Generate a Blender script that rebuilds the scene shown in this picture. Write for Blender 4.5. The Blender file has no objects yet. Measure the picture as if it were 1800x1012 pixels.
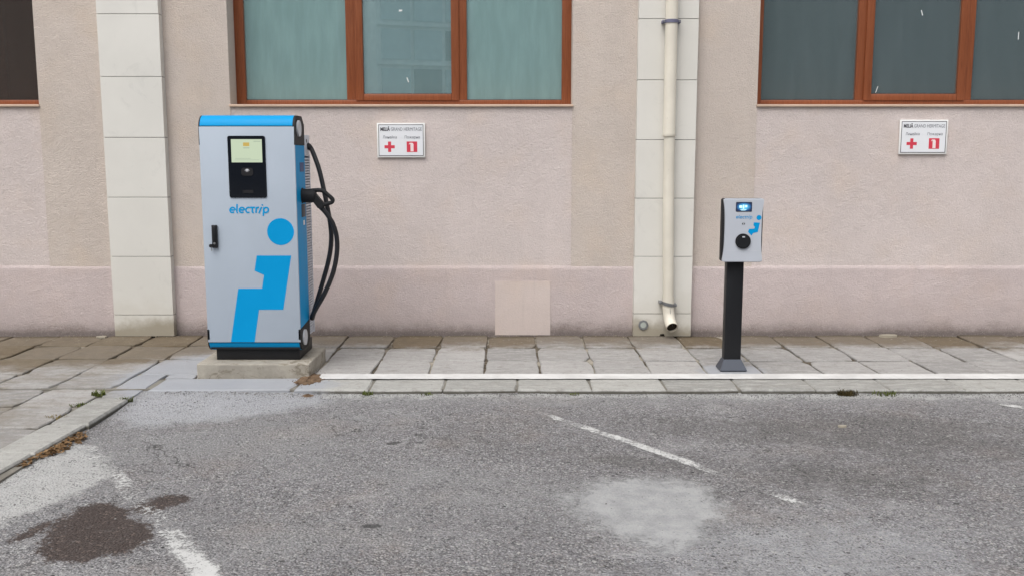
import bpy, bmesh, math, random
import numpy as np
from mathutils import Vector, Matrix
random.seed(7); np.random.seed(7)
S = bpy.context.scene
C = S.collection
R = math.radians

# ------------------------------------------------------------------ camera
cam_d = bpy.data.cameras.new('camera'); cam = bpy.data.objects.new('camera', cam_d); C.objects.link(cam)
cam_d.sensor_width = 36; cam_d.lens = 33.0; cam_d.clip_start = 0.05; cam_d.clip_end = 1500
cam.location = (0, -8.35, 1.574); cam.rotation_euler = (R(90 - 7.835), 0, 0)
S.camera = cam

# ------------------------------------------------------------------ world, sun, exposure
SUN_EL, SUN_AZ = 58, 205            # overcast: a wide soft sun from behind the camera
W = bpy.data.worlds.new('World'); S.world = W; W.use_nodes = True
wn, wl = W.node_tree.nodes, W.node_tree.links
bg = wn['Background']; sky = wn.new('ShaderNodeTexSky'); sky.sky_type = 'NISHITA'
sky.sun_disc = False; sky.sun_elevation = R(SUN_EL); sky.sun_rotation = R(SUN_AZ)
sky.air_density = 1.0; sky.dust_density = 4.0; sky.ozone_density = 1.0
hs = wn.new('ShaderNodeHueSaturation'); hs.inputs['Saturation'].default_value = 0.22
wl.new(sky.outputs[0], hs.inputs['Color']); wl.new(hs.outputs[0], bg.inputs[0]); bg.inputs[1].default_value = 0.12
sd = bpy.data.lights.new('sun', 'SUN'); sd.energy = 1.1; sd.angle = R(45); sd.color = (1, .965, .92)
sun = bpy.data.objects.new('sun', sd); C.objects.link(sun)
az = R(SUN_AZ); el = R(SUN_EL)
sdir = Vector((math.sin(az) * math.cos(el), math.cos(az) * math.cos(el), math.sin(el)))
sun.rotation_euler = (-sdir).to_track_quat('-Z', 'Y').to_euler(); sun.location = (0, -6, 12)
S.view_settings.view_transform = 'Standard'; S.view_settings.look = 'None'
S.view_settings.gamma = 1; S.view_settings.exposure = 0.5
S.render.engine = 'CYCLES'
S.cycles.max_bounces = 8; S.cycles.transparent_max_bounces = 12

# ------------------------------------------------------------------ node helper
def srgb(r, g, b):
    f = lambda c: ((c / 255) / 12.92) if c <= 10 else (((c / 255) + .055) / 1.055) ** 2.4
    return (f(r), f(g), f(b), 1)
class M:
    def __init__(s, name, rough=.6, spec=.5, metal=0):
        s.m = bpy.data.materials.new(name); s.m.use_nodes = True
        s.nt = s.m.node_tree; s.b = s.nt.nodes['Principled BSDF']; s.out = s.nt.nodes['Material Output']
        s.b.inputs['Roughness'].default_value = rough; s.b.inputs['Specular IOR Level'].default_value = spec
        s.b.inputs['Metallic'].default_value = metal
        s._pos = None
    def put(s, sock, v):
        if isinstance(v, bpy.types.NodeSocket): s.nt.links.new(v, sock)
        elif isinstance(v, tuple) and sock.type == 'VECTOR': sock.default_value = v[:3]
        elif isinstance(v, tuple): sock.default_value = v if len(v) == 4 else (*v, 1)
        elif sock.type == 'RGBA': sock.default_value = (v, v, v, 1)
        else: sock.default_value = v
    def set(s, k, v): s.put(s.b.inputs[k], v); return s
    def nd(s, t): return s.nt.nodes.new(t)
    def pos(s):
        if not s._pos: s._pos = s.nd('ShaderNodeNewGeometry').outputs['Position']
        return s._pos
    def obj(s): return s.nd('ShaderNodeTexCoord').outputs['Object']
    def rand(s): return s.nd('ShaderNodeObjectInfo').outputs['Random']
    def attr(s, n):
        a = s.nd('ShaderNodeAttribute'); a.attribute_name = n; return a.outputs['Fac']
    def xyz(s, v=None):
        n = s.nd('ShaderNodeSeparateXYZ'); s.put(n.inputs[0], v or s.pos()); return n.outputs
    def mapv(s, v=None, sc=(1, 1, 1), loc=(0, 0, 0)):
        n = s.nd('ShaderNodeMapping'); s.put(n.inputs['Vector'], v or s.pos()); n.inputs['Scale'].default_value = sc; n.inputs['Location'].default_value = loc
        return n.outputs[0]
    def noise(s, sc, det=4, ro=.55, v=None, col=False, dist=0):
        n = s.nd('ShaderNodeTexNoise'); n.inputs['Scale'].default_value = sc; n.inputs['Detail'].default_value = det
        n.inputs['Roughness'].default_value = ro; n.inputs['Distortion'].default_value = dist; s.put(n.inputs['Vector'], v or s.pos())
        return n.outputs['Color' if col else 'Fac']
    def voro(s, sc, v=None, feat='F1', out='Distance', rnd=1):
        n = s.nd('ShaderNodeTexVoronoi'); n.feature = feat; n.inputs['Scale'].default_value = sc; s.put(n.inputs['Vector'], v or s.pos())
        n.inputs['Randomness'].default_value = rnd
        return n.outputs[out]
    def math(s, op, a, b=0., c=None, clamp=False):
        n = s.nd('ShaderNodeMath'); n.operation = op; n.use_clamp = clamp
        s.put(n.inputs[0], a); s.put(n.inputs[1], b)
        if c is not None: s.put(n.inputs[2], c)
        return n.outputs[0]
    def step(s, v, a, b, lo=0., hi=1.):
        n = s.nd('ShaderNodeMapRange'); n.interpolation_type = 'SMOOTHSTEP'
        s.put(n.inputs[0], v); s.put(n.inputs[1], a); s.put(n.inputs[2], b); s.put(n.inputs[3], lo); s.put(n.inputs[4], hi)
        return n.outputs[0]
    def mix(s, f, a, b, mode='MIX'):
        n = s.nd('ShaderNodeMix'); n.data_type = 'RGBA'; n.blend_type = mode
        s.put(n.inputs[0], f); s.put(n.inputs[6], a); s.put(n.inputs[7], b); return n.outputs[2]
    def ramp(s, f, stops):
        n = s.nd('ShaderNodeValToRGB'); e = n.color_ramp.elements
        while len(e) < len(stops): e.new(.5)
        for k, (p, c) in enumerate(stops):
            e[k].position = p; e[k].color = c if len(c) == 4 else (*c, 1)
        s.put(n.inputs[0], f); return n.outputs[0]
    def bump(s, h, st=.5, d=.01, nrm=None):
        n = s.nd('ShaderNodeBump'); n.inputs['Strength'].default_value = st; n.inputs['Distance'].default_value = d
        s.put(n.inputs['Height'], h)
        if nrm: s.nt.links.new(nrm, n.inputs['Normal'])
        return n.outputs[0]
def g3(v): return (v, v, v, 1)
def sc3(c, k): return (c[0] * k, c[1] * k, c[2] * k, 1)

# ------------------------------------------------------------------ materials
def plaster(name, c, damp=True, fine=1.0):
    m = M(name, .9, .2)
    big = m.noise(.9, 4, .6); med = m.noise(5, 5, .65); fin = m.noise(140, 3, .6); gr = m.voro(190)
    col = m.mix(m.step(big, .3, .7), sc3(c, .93), sc3(c, 1.05))
    warm = m.noise(2.3, 3, .5, v=m.mapv(loc=(7, 3, 1)))
    col = m.mix(m.step(warm, .45, .75, 0, .5), col, (c[0] * 1.03, c[1] * .97, c[2] * .88, 1))
    col = m.mix(m.step(med, .35, .75, 0, .35), col, sc3(c, .86))
    col = m.mix(m.step(fin, .5, .72, 0, .3), col, sc3(c, .72))
    # rain streaks and small scuffs
    st = m.noise(3.2, 4, .6, v=m.mapv(sc=(5, 1, .35)))
    col = m.mix(m.step(st, .56, .8, 0, .28), col, sc3(c, .74))
    sp = m.voro(3.1, out='Distance')
    col = m.mix(m.step(sp, .012, .02, .5, 0), col, sc3(c, .5))
    if damp:
        z = m.xyz()[2]
        edge = m.math('MULTIPLY_ADD', m.noise(3.4, 5, .7), .16, m.math('MULTIPLY', m.noise(40, 2), .03))
        k = m.step(m.math('ADD', z, m.math('MULTIPLY', m.math('SUBTRACT', m.noise(70, 3, .7), .5), .06)), m.math('SUBTRACT', edge, .10), m.math('ADD', edge, .05), .9, 0.)
        col = m.mix(k, col, srgb(92, 80, 66))
        foot = m.math('MULTIPLY_ADD', m.noise(6, 5, .75, v=m.mapv(loc=(1, 0, 4))), .10, -.005)
        col = m.mix(m.step(z, m.math('SUBTRACT', foot, .035), m.math('ADD', foot, .012), .85, 0.), col, srgb(70, 62, 52))
        k2 = m.step(z, .03, m.math('MULTIPLY_ADD', m.noise(2, 4, .6, v=m.mapv(loc=(3, 0, 0))), .5, .12), .4, 0.)
        col = m.mix(k2, col, sc3(c, .66))
    m.set('Base Color', col)
    grain = m.noise(72, 3, .7)
    col = m.mix(m.step(grain, .52, .7, 0, .30 * fine), col, sc3(c, .72)); col = m.mix(m.step(grain, .30, .46, .25 * fine, 0), col, sc3(c, 1.14))
    m.set('Base Color', col)
    h = m.math('ADD', m.math('MULTIPLY', grain, 1.2), m.math('ADD', m.math('MULTIPLY', gr, -.7), m.math('MULTIPLY', m.noise(7, 4, .6), 2.0)))
    m.set('Normal', m.bump(h, .8 * fine, .008)); return m.m
PL_PIER = plaster('plaster_tan', srgb(213, 201, 192))
PL_PANEL = plaster('plaster_pink', srgb(221, 209, 205))
PL_BAND = plaster('plaster_band', srgb(213, 199, 197))
PL_PATCH = plaster('plaster_patch', srgb(213, 199, 193), damp=False, fine=.4)

def tile_mat():
    m = M('limestone_tile', .45, .35)
    c = srgb(225, 223, 217)
    b = m.noise(1.4, 4, .6); v = m.noise(4.5, 6, .7, dist=1.2)
    col = m.mix(m.step(b, .3, .7), sc3(c, .93), c)
    col = m.mix(m.step(v, .55, .75, 0, .22), col, srgb(176, 176, 172))
    col = m.mix(m.math('MULTIPLY', m.rand(), .12), col, srgb(196, 188, 172))
    z = m.xyz()[2]
    e = m.math('MULTIPLY_ADD', m.noise(3.0, 5, .65), .34, -.07)
    k = m.step(z, m.math('SUBTRACT', e, .06), m.math('ADD', e, .08), .8, 0.)
    col = m.mix(k, col, srgb(128, 116, 92))
    e2 = m.math('MULTIPLY_ADD', m.noise(2.2, 4, .6, v=m.mapv(loc=(5, 2, 0))), .9, -.02)
    col = m.mix(m.step(z, m.math('SUBTRACT', e2, .2), e2, .25, 0.), col, srgb(190, 184, 170))
    m.set('Base Color', col); m.set('Roughness', m.step(v, .3, .7, .38, .55)); m.set('Normal', m.bump(m.noise(60, 4), .08, .004)); return m.m
TILE = tile_mat()
def simple(name, c, rough=.5, spec=.5, metal=0, var=.12, bump=0, bs=80, coat=0):
    m = M(name, rough, spec, metal)
    n = m.noise(3, 5, .6); n2 = m.noise(60, 3, .6)
    col = m.mix(m.step(n, .3, .7), sc3(c, 1 - var), sc3(c, 1 + var * .5)); col = m.mix(m.step(n2, .45, .8, 0, var), col, sc3(c, .8))
    m.set('Base Color', col); m.set('Roughness', m.step(n, .2, .8, max(0, rough - .06), min(1, rough + .08)))
    if bump: m.set('Normal', m.bump(m.noise(bs, 3), bump, .003))
    if coat: m.b.inputs['Coat Weight'].default_value = coat; m.b.inputs['Coat Roughness'].default_value = .12
    return m.m
CORE = simple('grout', srgb(74, 70, 64), .9, .2)
SILL = simple('sill_stone', srgb(205, 180, 160), .7, .3, bump=.2)
def wood_mat():
    m = M('brown_frame_foil', .38, .45)
    g = m.noise(9, 6, .65, v=m.mapv(m.obj(), sc=(14, 14, .6)), dist=.6); g2 = m.noise(2.5, 4, .6)
    col = m.ramp(g, [(.25, srgb(112, 60, 36)), (.5, srgb(136, 76, 46)), (.75, srgb(150, 90, 58))])
    col = m.mix(m.step(g2, .5, .8, 0, .35), col, srgb(122, 78, 56))
    m.set('Base Color', col); m.set('Normal', m.bump(g, .06, .002)); return m.m
WOOD = wood_mat()
RUBBER = simple('black_gasket', srgb(30, 28, 27), .7, .3)
def glass_mat(name, tint, refl=.13, film=(.5, .7, .68, 1), fk=.3):
    m = M(name); nt = m.nt
    tr = m.nd('ShaderNodeBsdfTransparent'); tr.inputs[0].default_value = tint
    gl = m.nd('ShaderNodeBsdfGlossy'); gl.inputs['Roughness'].default_value = .012; gl.inputs[0].default_value = (.80, .97, 1.0, 1)
    wav = m.noise(.8, 0, .4); gl_n = m.bump(wav, .05, .02); nt.links.new(gl_n, gl.inputs['Normal'])
    fr = m.nd('ShaderNodeFresnel'); fr.inputs[0].default_value = 1.5
    f = m.math('ADD', m.math('MULTIPLY', fr.outputs[0], 1.3), refl)
    mx = m.nd('ShaderNodeMixShader'); m.put(mx.inputs[0], f); nt.links.new(tr.outputs[0], mx.inputs[1]); nt.links.new(gl.outputs[0], mx.inputs[2])
    # milky tinted film over the glass, slightly streaked
    df = m.nd('ShaderNodeBsdfDiffuse'); df.inputs[0].default_value = film
    k = m.step(m.noise(4, 5, .6, v=m.mapv(sc=(3, 1, .5))), .3, .85, fk * .9, fk * 1.12)
    m2 = m.nd('ShaderNodeMixShader'); m.put(m2.inputs[0], k); nt.links.new(mx.outputs[0], m2.inputs[1]); nt.links.new(df.outputs[0], m2.inputs[2])
    nt.links.new(m2.outputs[0], m.out.inputs[0]); return m.m
GLASS = glass_mat('tinted_glass', (.80, .94, .93, 1), .16, (.46, .68, .68, 1), .40); GLASS_M = glass_mat('mirror_glass', (.74, .86, .87, 1), .32, (.44, .64, .66, 1), .27); GLASS_B = glass_mat('bronze_glass', (.62, .5, .42, 1), .05, (.22, .17, .15, 1), .2); GLASS_D = glass_mat('slate_glass', (.66, .78, .78, 1), .17, (.30, .37, .39, 1), .26)
def fabric(name, c):
    m = M(name, .9, .1); n = m.noise(2, 3, .5, v=m.mapv(sc=(6, 1, .3)))
    m.set('Base Color', m.mix(m.step(n, .3, .7), sc3(c, .86), sc3(c, 1.08))); return m.m
CURT_G = fabric('pale_green_sheer', srgb(236, 244, 236)); CURT_B = fabric('blind_grey_green', srgb(205, 214, 208))
CURT_D = fabric('dark_grey_drape', srgb(160, 160, 146)); CURT_N = fabric('slate_blind', srgb(92, 100, 112)); CURT_R = fabric('brown_sheet', srgb(74, 50, 40))
CURT_R2 = fabric('light_brown_sheet', srgb(118, 72, 44))
ROOM = simple('room_wall', srgb(90, 92, 90), .9, .2)

def asphalt_mat():
    m = M('worn_asphalt', .88, .25)
    p = m.pos(); xy = m.mapv(sc=(1, 1, 0))
    warp = m.noise(60, 2, .5)
    st = m.voro(88, out='Color'); sd = m.voro(88); st2 = m.voro(190, out='Color')
    sx = m.nd('ShaderNodeSeparateColor'); m.put(sx.inputs[0], st); sv = sx.outputs[0]; sv2 = sx.outputs[1]
    sx2 = m.nd('ShaderNodeSeparateColor'); m.put(sx2.inputs[0], st2); tv = sx2.outputs[0]
    stone = m.ramp(sv, [(0, (0.172, 0.166, 0.174)), (.35, (0.304, 0.296, 0.309)), (.7, (0.436, 0.422, 0.436)), (.93, (0.607, 0.594, 0.594)), (1, (0.660, 0.660, 0.660))])
    stone = m.mix(m.step(sv2, .8, 1, 0, .45), stone, (0.475, 0.383, 0.317, 1))
    finec = m.ramp(tv, [(0, (0.132, 0.129, 0.132)), (.6, (0.343, 0.338, 0.348)), (1, (0.660, 0.647, 0.647))])
    col = m.mix(m.step(m.noise(26, 3), .4, .65), stone, finec)
    col = m.mix(m.step(sd, .30, .62, 0, .55), col, (0.127, 0.124, 0.129, 1))
    big = m.noise(.75, 4, .6); med = m.noise(2.6, 5, .65, dist=.6)
    col = m.mix(m.step(big, .48, .72, 0, .42), col, (0.190, 0.182, 0.190, 1))
    col = m.mix(m.step(med, .52, .75, 0, .5), col, (0.554, 0.546, 0.554, 1))
    brn = m.noise(1.3, 4, .6, v=m.mapv(loc=(11, 4, 0)))
    col = m.mix(m.step(brn, .5, .75, 0, .45), col, (0.370, 0.304, 0.264, 1))
    tracks = m.noise(1.0, 4, .6, v=m.mapv(sc=(.35, 2.6, 0), loc=(1, 7, 0)))
    col = m.mix(m.step(tracks, .55, .75, 0, .35), col, (0.211, 0.203, 0.209, 1))
    crv = m.noise(42, 4, .7, v=m.mapv(sc=(.55, 1.5, 0)))
    col = m.mix(m.math('MULTIPLY', m.step(crv, .53, .64, 0, .9), m.step(m.noise(3.1, 4, .6), .3, .65, .3, 1)), col, (.085, .083, .086, 1))  # crevice shade painted into the colour as dark streaks
    tone = m.attr('tone'); tn = m.math('MULTIPLY_ADD', m.math('SUBTRACT', m.noise(14, 6, .75), .5), 1.1, tone)
    col = m.mix(m.step(tn, .44, .9, 0, .75), col, m.mix(sv, (.10, .096, .096, 1), (.20, .19, .185, 1)))
    col = m.mix(m.step(tn, .02, .46, .55, 0), col, m.mix(tv, (.26, .26, .264, 1), (.40, .398, .40, 1)))
    cw = m.nd('ShaderNodeVectorMath'); cw.operation = 'MULTIPLY_ADD'; m.put(cw.inputs[0], m.noise(4, 4, .6, col=True)); cw.inputs[1].default_value = (.5, .5, 0); m.put(cw.inputs[2], xy)
    crk = m.voro(1.15, v=cw.outputs[0], feat='DISTANCE_TO_EDGE')
    col = m.mix(m.math('MULTIPLY', m.step(crk, .002, .007, .8, 0), m.step(m.noise(.9, 3, .6, v=m.mapv(loc=(8, 2, 0))), .52, .62)), col, (.06, .057, .055, 1))
    # fine pale dust filling the pores
    n1 = m.noise(9, 6, .7); n2 = m.noise(55, 4, .65); n3 = m.noise(150, 2, .5)
    nn = m.math('ADD', m.math('MULTIPLY', n1, .5), m.math('ADD', m.math('MULTIPLY', n2, .33), m.math('MULTIPLY', n3, .17)))
    def msk(a, k=1.1, lo=.45, hi=.62):
        return m.step(m.math('MULTIPLY_ADD', m.math('SUBTRACT', nn, .5), k, m.attr(a)), lo, hi)
    dust = msk('dust', 1.6, .30, .95)
    col = m.mix(m.math('MULTIPLY', dust, .8), col, m.mix(n1, (.42, .428, .455, 1), (.56, .568, .60, 1)))
    pale = msk('pale', 2.2, .36, .8)
    col = m.mix(m.math('MULTIPLY', pale, .85), col, m.mix(n1, (.40, .40, .395, 1), (.58, .58, .57, 1)))
    cem = msk('cement', 2.3, .34, .82)
    ccol = m.mix(m.step(n1, .3, .7), (.30, .305, .31, 1), (.40, .402, .402, 1)); pits = m.voro(30)
    ccol = m.mix(m.step(pits, .06, .13, .75, 0), ccol, (.06, .06, .06, 1))
    col = m.mix(m.math('MULTIPLY', cem, .9), col, ccol)
    wet = msk('wet', 3.2, .38, .62)
    wcol = m.mix(m.step(sv, .86, 1), (.066, .045, .038, 1), (.20, .15, .125, 1)); wcol = m.mix(m.step(n2, .35, .7), m.mix(.5, wcol, (.042, .029, .025, 1)), wcol)
    col = m.mix(m.math('MULTIPLY', wet, .93), col, wcol)
    oil = msk('oil', 1.8, .5, .7)
    col = m.mix(m.math('MULTIPLY', oil, .7), col, (.03, .029, .03, 1))
    spk = m.voro(150, out='Color'); q = m.nd('ShaderNodeSeparateColor'); m.put(q.inputs[0], spk)
    hold = m.math('MULTIPLY', m.math('SUBTRACT', 1, m.math('MULTIPLY', m.math('MAXIMUM', m.math('MAXIMUM', wet, oil), cem), .85)), m.step(m.noise(5, 5, .7, v=m.mapv(sc=(1, 2, 0), loc=(4, 4, 0))), .34, .62, .25, 1.2))
    col = m.mix(m.math('MULTIPLY', m.step(q.outputs[0], .80, .95, 0, .6), hold), col, (.50, .49, .48, 1)); col = m.mix(m.math('MULTIPLY', m.step(q.outputs[1], .74, .92, 0, .62), hold), col, (.055, .054, .056, 1))
    big_s = m.voro(36, out='Color'); bq = m.nd('ShaderNodeSeparateColor'); m.put(bq.inputs[0], big_s); bd = m.voro(36)
    bm_ = m.math('MULTIPLY', m.step(bd, .26, .34, 1, 0), hold)
    col = m.mix(m.math('MULTIPLY', m.step(bq.outputs[0], .90, .92, 0, .7), bm_), col, (.52, .51, .49, 1)); col = m.mix(m.math('MULTIPLY', m.step(bq.outputs[1], .90, .92, 0, .75), bm_), col, (.05, .048, .05, 1))
    m.set('Base Color', col)
    m.set('Roughness', m.math('SUBTRACT', .9, m.math('MULTIPLY', wet, .32)))
    flat = m.math('SUBTRACT', 1, m.math('MULTIPLY', m.math('MAXIMUM', cem, m.math('MULTIPLY', pale, .6)), .75))
    h = m.math('ADD', m.math('MULTIPLY', m.math('ADD', sd, m.math('MULTIPLY', crv, 1.5)), -1.1), m.math('ADD', m.math('MULTIPLY', n2, .9), m.math('MULTIPLY', tv, .35)))
    m.set('Normal', m.bump(m.math('MULTIPLY', h, flat), .85, .012)); return m.m
ASPH = asphalt_mat()

def paving_mat(name, base, brown=True):
    m = M(name, .88, .25)
    r = m.rand(); p = m.xyz()
    n1 = m.noise(2.2, 5, .65); n2 = m.noise(11, 6, .7, dist=.5); n3 = m.noise(120, 3, .6); sp = m.voro(110, out='Color')
    c = m.mix(r, sc3(base, .78), sc3(base, 1.16))
    c = m.mix(m.step(n1, .4, .7, 0, .4), c, sc3(base, .78))
    n4 = m.noise(6, 6, .75, v=m.mapv(sc=(1, 3.2, 1)))
    c = m.mix(m.step(n4, .47, .64, 0, .62), c, sc3(base, 1.26))
    c = m.mix(m.step(n4, .28, .46, .62, 0), c, (base[0] * .58, base[1] * .55, base[2] * .50, 1)); c = m.mix(m.step(n2, .52, .7, 0, .5), c, (base[0] * .66, base[1] * .63, base[2] * .58, 1))
    n5 = m.noise(30, 5, .75); c = m.mix(m.step(n5, .52, .68, 0, .5), c, sc3(base, .62)); c = m.mix(m.step(n5, .32, .45, .4, 0), c, sc3(base, 1.3))
    c = m.mix(m.step(n3, .5, .8, 0, .45), c, sc3(base, .6)); dk = m.voro(5.5)
    c = m.mix(m.step(dk, .02, .05, .8, 0), c, sc3(base, .3)); c = m.mix(m.step(p[2], -.022, m.math('MULTIPLY_ADD', n2, .03, -.022), .85, 0.), c, srgb(74, 70, 60))
    def blob(cx, cy, rx, ry):
        dx = m.math('DIVIDE', m.math('SUBTRACT', p[0], cx), rx); dy = m.math('DIVIDE', m.math('SUBTRACT', p[1], cy), ry)
        d = m.math('SQRT', m.math('ADD', m.math('MULTIPLY', dx, dx), m.math('MULTIPLY', dy, dy)))
        return m.step(m.math('ADD', d, m.math('MULTIPLY', m.math('SUBTRACT', n2, .5), .6)), .75, 1.1, .9, 0)
    if brown:
        # damp brown silt washed along the foot of the wall, wider on the left
        reach = m.math('ADD', m.step(p[0], -3.4, -1.6, 1.35, .56), m.math('MULTIPLY', m.math('SUBTRACT', r, .5), .22))
        wob = m.math('MULTIPLY_ADD', m.math('SUBTRACT', m.noise(3.4, 6, .75, v=m.mapv(loc=(2, 9, 0))), .5), .9, 0)
        k = m.step(m.math('ADD', m.math('SUBTRACT', p[1], wob), reach), -.18, .22)
        wx = m.math('ADD', .66, m.math('MULTIPLY', m.rand(), .32))
        c = m.mix(m.math('MULTIPLY', k, wx), c, m.mix(n2, srgb(72, 62, 48), srgb(124, 109, 86)))
        lf = m.math('MULTIPLY', m.step(p[0], -3.3, -2.5, 1., 0.), m.step(m.noise(1.7, 6, .75, v=m.mapv(sc=(1, 1.8, 1), loc=(6, 0, 0))), .40, .62, 0, .62))
        c = m.mix(lf, c, m.mix(n2, srgb(92, 82, 68), srgb(140, 130, 114)))
        k2 = m.step(p[1], -.16, m.math('MULTIPLY_ADD', n2, -.12, .02), 0, .75)
        c = m.mix(k2, c, srgb(70, 60, 48))
        # scattered crumbs of pale mortar on the old slabs
        k3 = m.math('MULTIPLY', m.step(m.noise(17, 6, .75, v=m.mapv(sc=(1, 2.2, 1))), .60, .68), m.step(p[1], -.6, -.2, .1, .8))
        c = m.mix(k3, c, srgb(205, 198, 184))
        # smooth new cement round the plinth and the post
        pass
    for b in ((-2.35, -1.6, .55, .75), (1.66, -1.42, .28, .2), (-1.9, -1.9, .7, .3)):
        c = m.mix(blob(*b), c, m.mix(n1, srgb(146, 149, 155), srgb(170, 172, 177)))
    m.set('Base Color', c)
    h = m.math('ADD', m.math('MULTIPLY', n2, .6), m.math('MULTIPLY', n3, .5)); h = m.math('ADD', h, m.math('MULTIPLY', n4, .8)); m.set('Normal', m.bump(h, .7, .012)); return m.m
SLAB = paving_mat('concrete_slab', srgb(162, 160, 158))
KERB = paving_mat('kerb_concrete', srgb(164, 163, 159), brown=False)
def soilish(name, a, b):
    m = M(name, .95, .1); n = m.noise(30, 5, .7); m.set('Base Color', m.mix(m.step(n, .3, .7), a, b)); m.set('Normal', m.bump(n, .8, .01)); return m.m
def bed_mat():
    m = M('joint_grit', .95, .1); n = m.noise(30, 5, .7); k = m.noise(1.9, 3, .6)
    c = m.mix(m.step(n, .3, .7), srgb(70, 63, 54), srgb(116, 107, 95)); c = m.mix(m.step(k, .48, .6, 0, .8), c, m.mix(n, srgb(150, 144, 132), srgb(190, 184, 172)))
    c = m.mix(m.step(m.xyz()[1], -1.72, -1.70, .8, 0.), c, srgb(128, 125, 118))
    m.set('Base Color', c); m.set('Normal', m.bump(n, .8, .01)); return m.m
BED = bed_mat()
SOIL = soilish('brown_soil', srgb(84, 68, 54), srgb(130, 108, 88))
def plinth_mat():
    m = M('cast_concrete', .85, .25); b = srgb(166, 160, 149)
    n1 = m.noise(5, 6, .7); n2 = m.noise(40, 4, .6); v = m.voro(26)
    c = m.mix(m.step(n1, .35, .7), sc3(b, .82), sc3(b, 1.1))
    c = m.mix(m.step(v, .05, .12, .6, 0), c, sc3(b, .5)); ck = m.noise(7, 6, .75, v=m.mapv(sc=(1, 1, 2.2), loc=(3, 1, 2)), dist=1)
    c = m.mix(m.step(ck, .53, .62, 0, .75), c, srgb(120, 112, 98))
    m.set('Base Color', c); m.set('Normal', m.bump(m.math('ADD', n1, m.math('MULTIPLY', n2, .4)), .5, .01)); return m.m
PLINTH = plinth_mat()
def paint_mat(name, worn):
    m = M(name, .75, .3); n1 = m.noise(7, 6, .7); n2 = m.noise(60, 4, .65); n3 = m.noise(160, 2)
    col = m.mix(n1, (.46, .46, .455, 1), (.60, .60, .59, 1)); col = m.mix(m.step(n2, .5, .75, 0, .5), col, (.42, .42, .41, 1))
    m.set('Base Color', col); m.set('Normal', m.bump(n2, .4, .006))
    if worn:
        nn = m.math('ADD', m.math('MULTIPLY', n1, .42), m.math('ADD', m.math('MULTIPLY', n2, .38), m.math('MULTIPLY', n3, .2)))
        a = m.step(m.math('ADD', nn, m.math('SUBTRACT', m.attr('keep'), .5)), .47, .60)
        m.set('Alpha', a)
    return m.m
PAINT_WORN = paint_mat('worn_road_paint', True)
def fresh_paint():
    m = M('white_pavement_paint', .6, .4); n1 = m.noise(3, 5, .7); n2 = m.noise(45, 5, .7)
    col = m.mix(m.step(n1, .35, .65), (.69, .69, .68, 1), (.56, .555, .545, 1)); col = m.mix(m.step(n2, .6, .74, 0, .5), col, (.5, .49, .47, 1))
    a = m.math('ADD', m.math('MULTIPLY', n2, .5), m.math('MULTIPLY', m.attr('keep'), .6))
    m.set('Base Color', col); m.set('Alpha', m.step(a, .34, .40)); return m.m
PAINT = fresh_paint()

GREY = simple('grey_powder_coat', srgb(177, 188, 201), .48, .3, var=.03, bump=.03, bs=400)
BLUE = simple('blue_lacquer', srgb(0, 151, 213), .45, .16, var=.03)
BLACK = simple('black_powder_coat', srgb(24, 25, 29), .45, .4, var=.1, bump=.05, bs=300)
BLACKM = simple('black_matt_plastic', srgb(30, 30, 33), .6, .35, var=.1)
GLOSSB = simple('black_acrylic', srgb(20, 24, 32), .12, .5, var=.03)
DARKG = simple('dark_grey_plastic', srgb(62, 66, 76), .5, .4)
NAVY = simple('navy_plastic', srgb(12, 62, 120), .4, .4)
DISC = simple('light_grey_disc', srgb(206, 208, 214), .4, .4, var=.04)
FIN = simple('grey_fins', srgb(206, 209, 218), .45, .4, var=.05)
CABLE = simple('cable_rubber', srgb(38, 37, 40), .42, .4, var=.1)
STEEL = simple('zinc_steel', srgb(150, 152, 155), .4, .5, metal=.7, var=.2)
FLARE = simple('slate_metal', srgb(62, 68, 80), .4, .45, var=.06)
SILVER = simple('silver_plastic', srgb(192, 197, 206), .35, .45, var=.03)
def pipe_mat():
    m = M('cream_pipe_paint', .42, .4); c = srgb(224, 218, 204); n = m.noise(3, 5, .6); z = m.xyz()[2]
    col = m.mix(m.step(n, .35, .7), sc3(c, .94), sc3(c, 1.03)); e = m.math('MULTIPLY_ADD', m.noise(8, 5, .7), .35, -.02)
    col = m.mix(m.step(z, m.math('SUBTRACT', e, .08), e, .55, 0.), col, srgb(150, 135, 115))
    col = m.mix(m.step(m.noise(30, 4, .7), .66, .74, 0, .6), col, srgb(150, 140, 126)); m.set('Base Color', col); return m.m
PIPE = pipe_mat()
BLUEGREY = simple('blue_grey_clamp', srgb(112, 112, 135), .5, .4)
WHITEP = simple('white_sign_board', srgb(232, 234, 238), .4, .4, var=.02)
WHITEE = simple('white_sign_edge', srgb(240, 240, 238), .5, .4, var=.03)
INK = simple('dark_ink', srgb(58, 58, 64), .6, .3); INK2 = simple('grey_ink', srgb(120, 122, 130), .6, .3)
RED = simple('red_print', srgb(214, 66, 84), .5, .4, var=.04); PINKW = simple('white_print', srgb(244, 226, 226), .5, .4, var=.02)
def emit(name, c, st, base=(.02, .02, .02, 1), pattern=None):
    m = M(name, .15, .5); m.set('Base Color', base)
    col = c
    if pattern == 'wallbox':
        o = m.xyz(m.obj()); d = m.math('SQRT', m.math('ADD', m.math('POWER', m.math('MULTIPLY', o[0], 17.), 2.), m.math('POWER', m.math('MULTIPLY', o[2], 30.), 2.)))
        col = m.ramp(d, [(0, (.16, .62, .85)), (.45, (.05, .33, .6)), (.8, (.012, .08, .22)), (1, (.003, .016, .06))])
    m.set('Emission Color', col); m.b.inputs['Emission Strength'].default_value = st; return m.m
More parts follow.
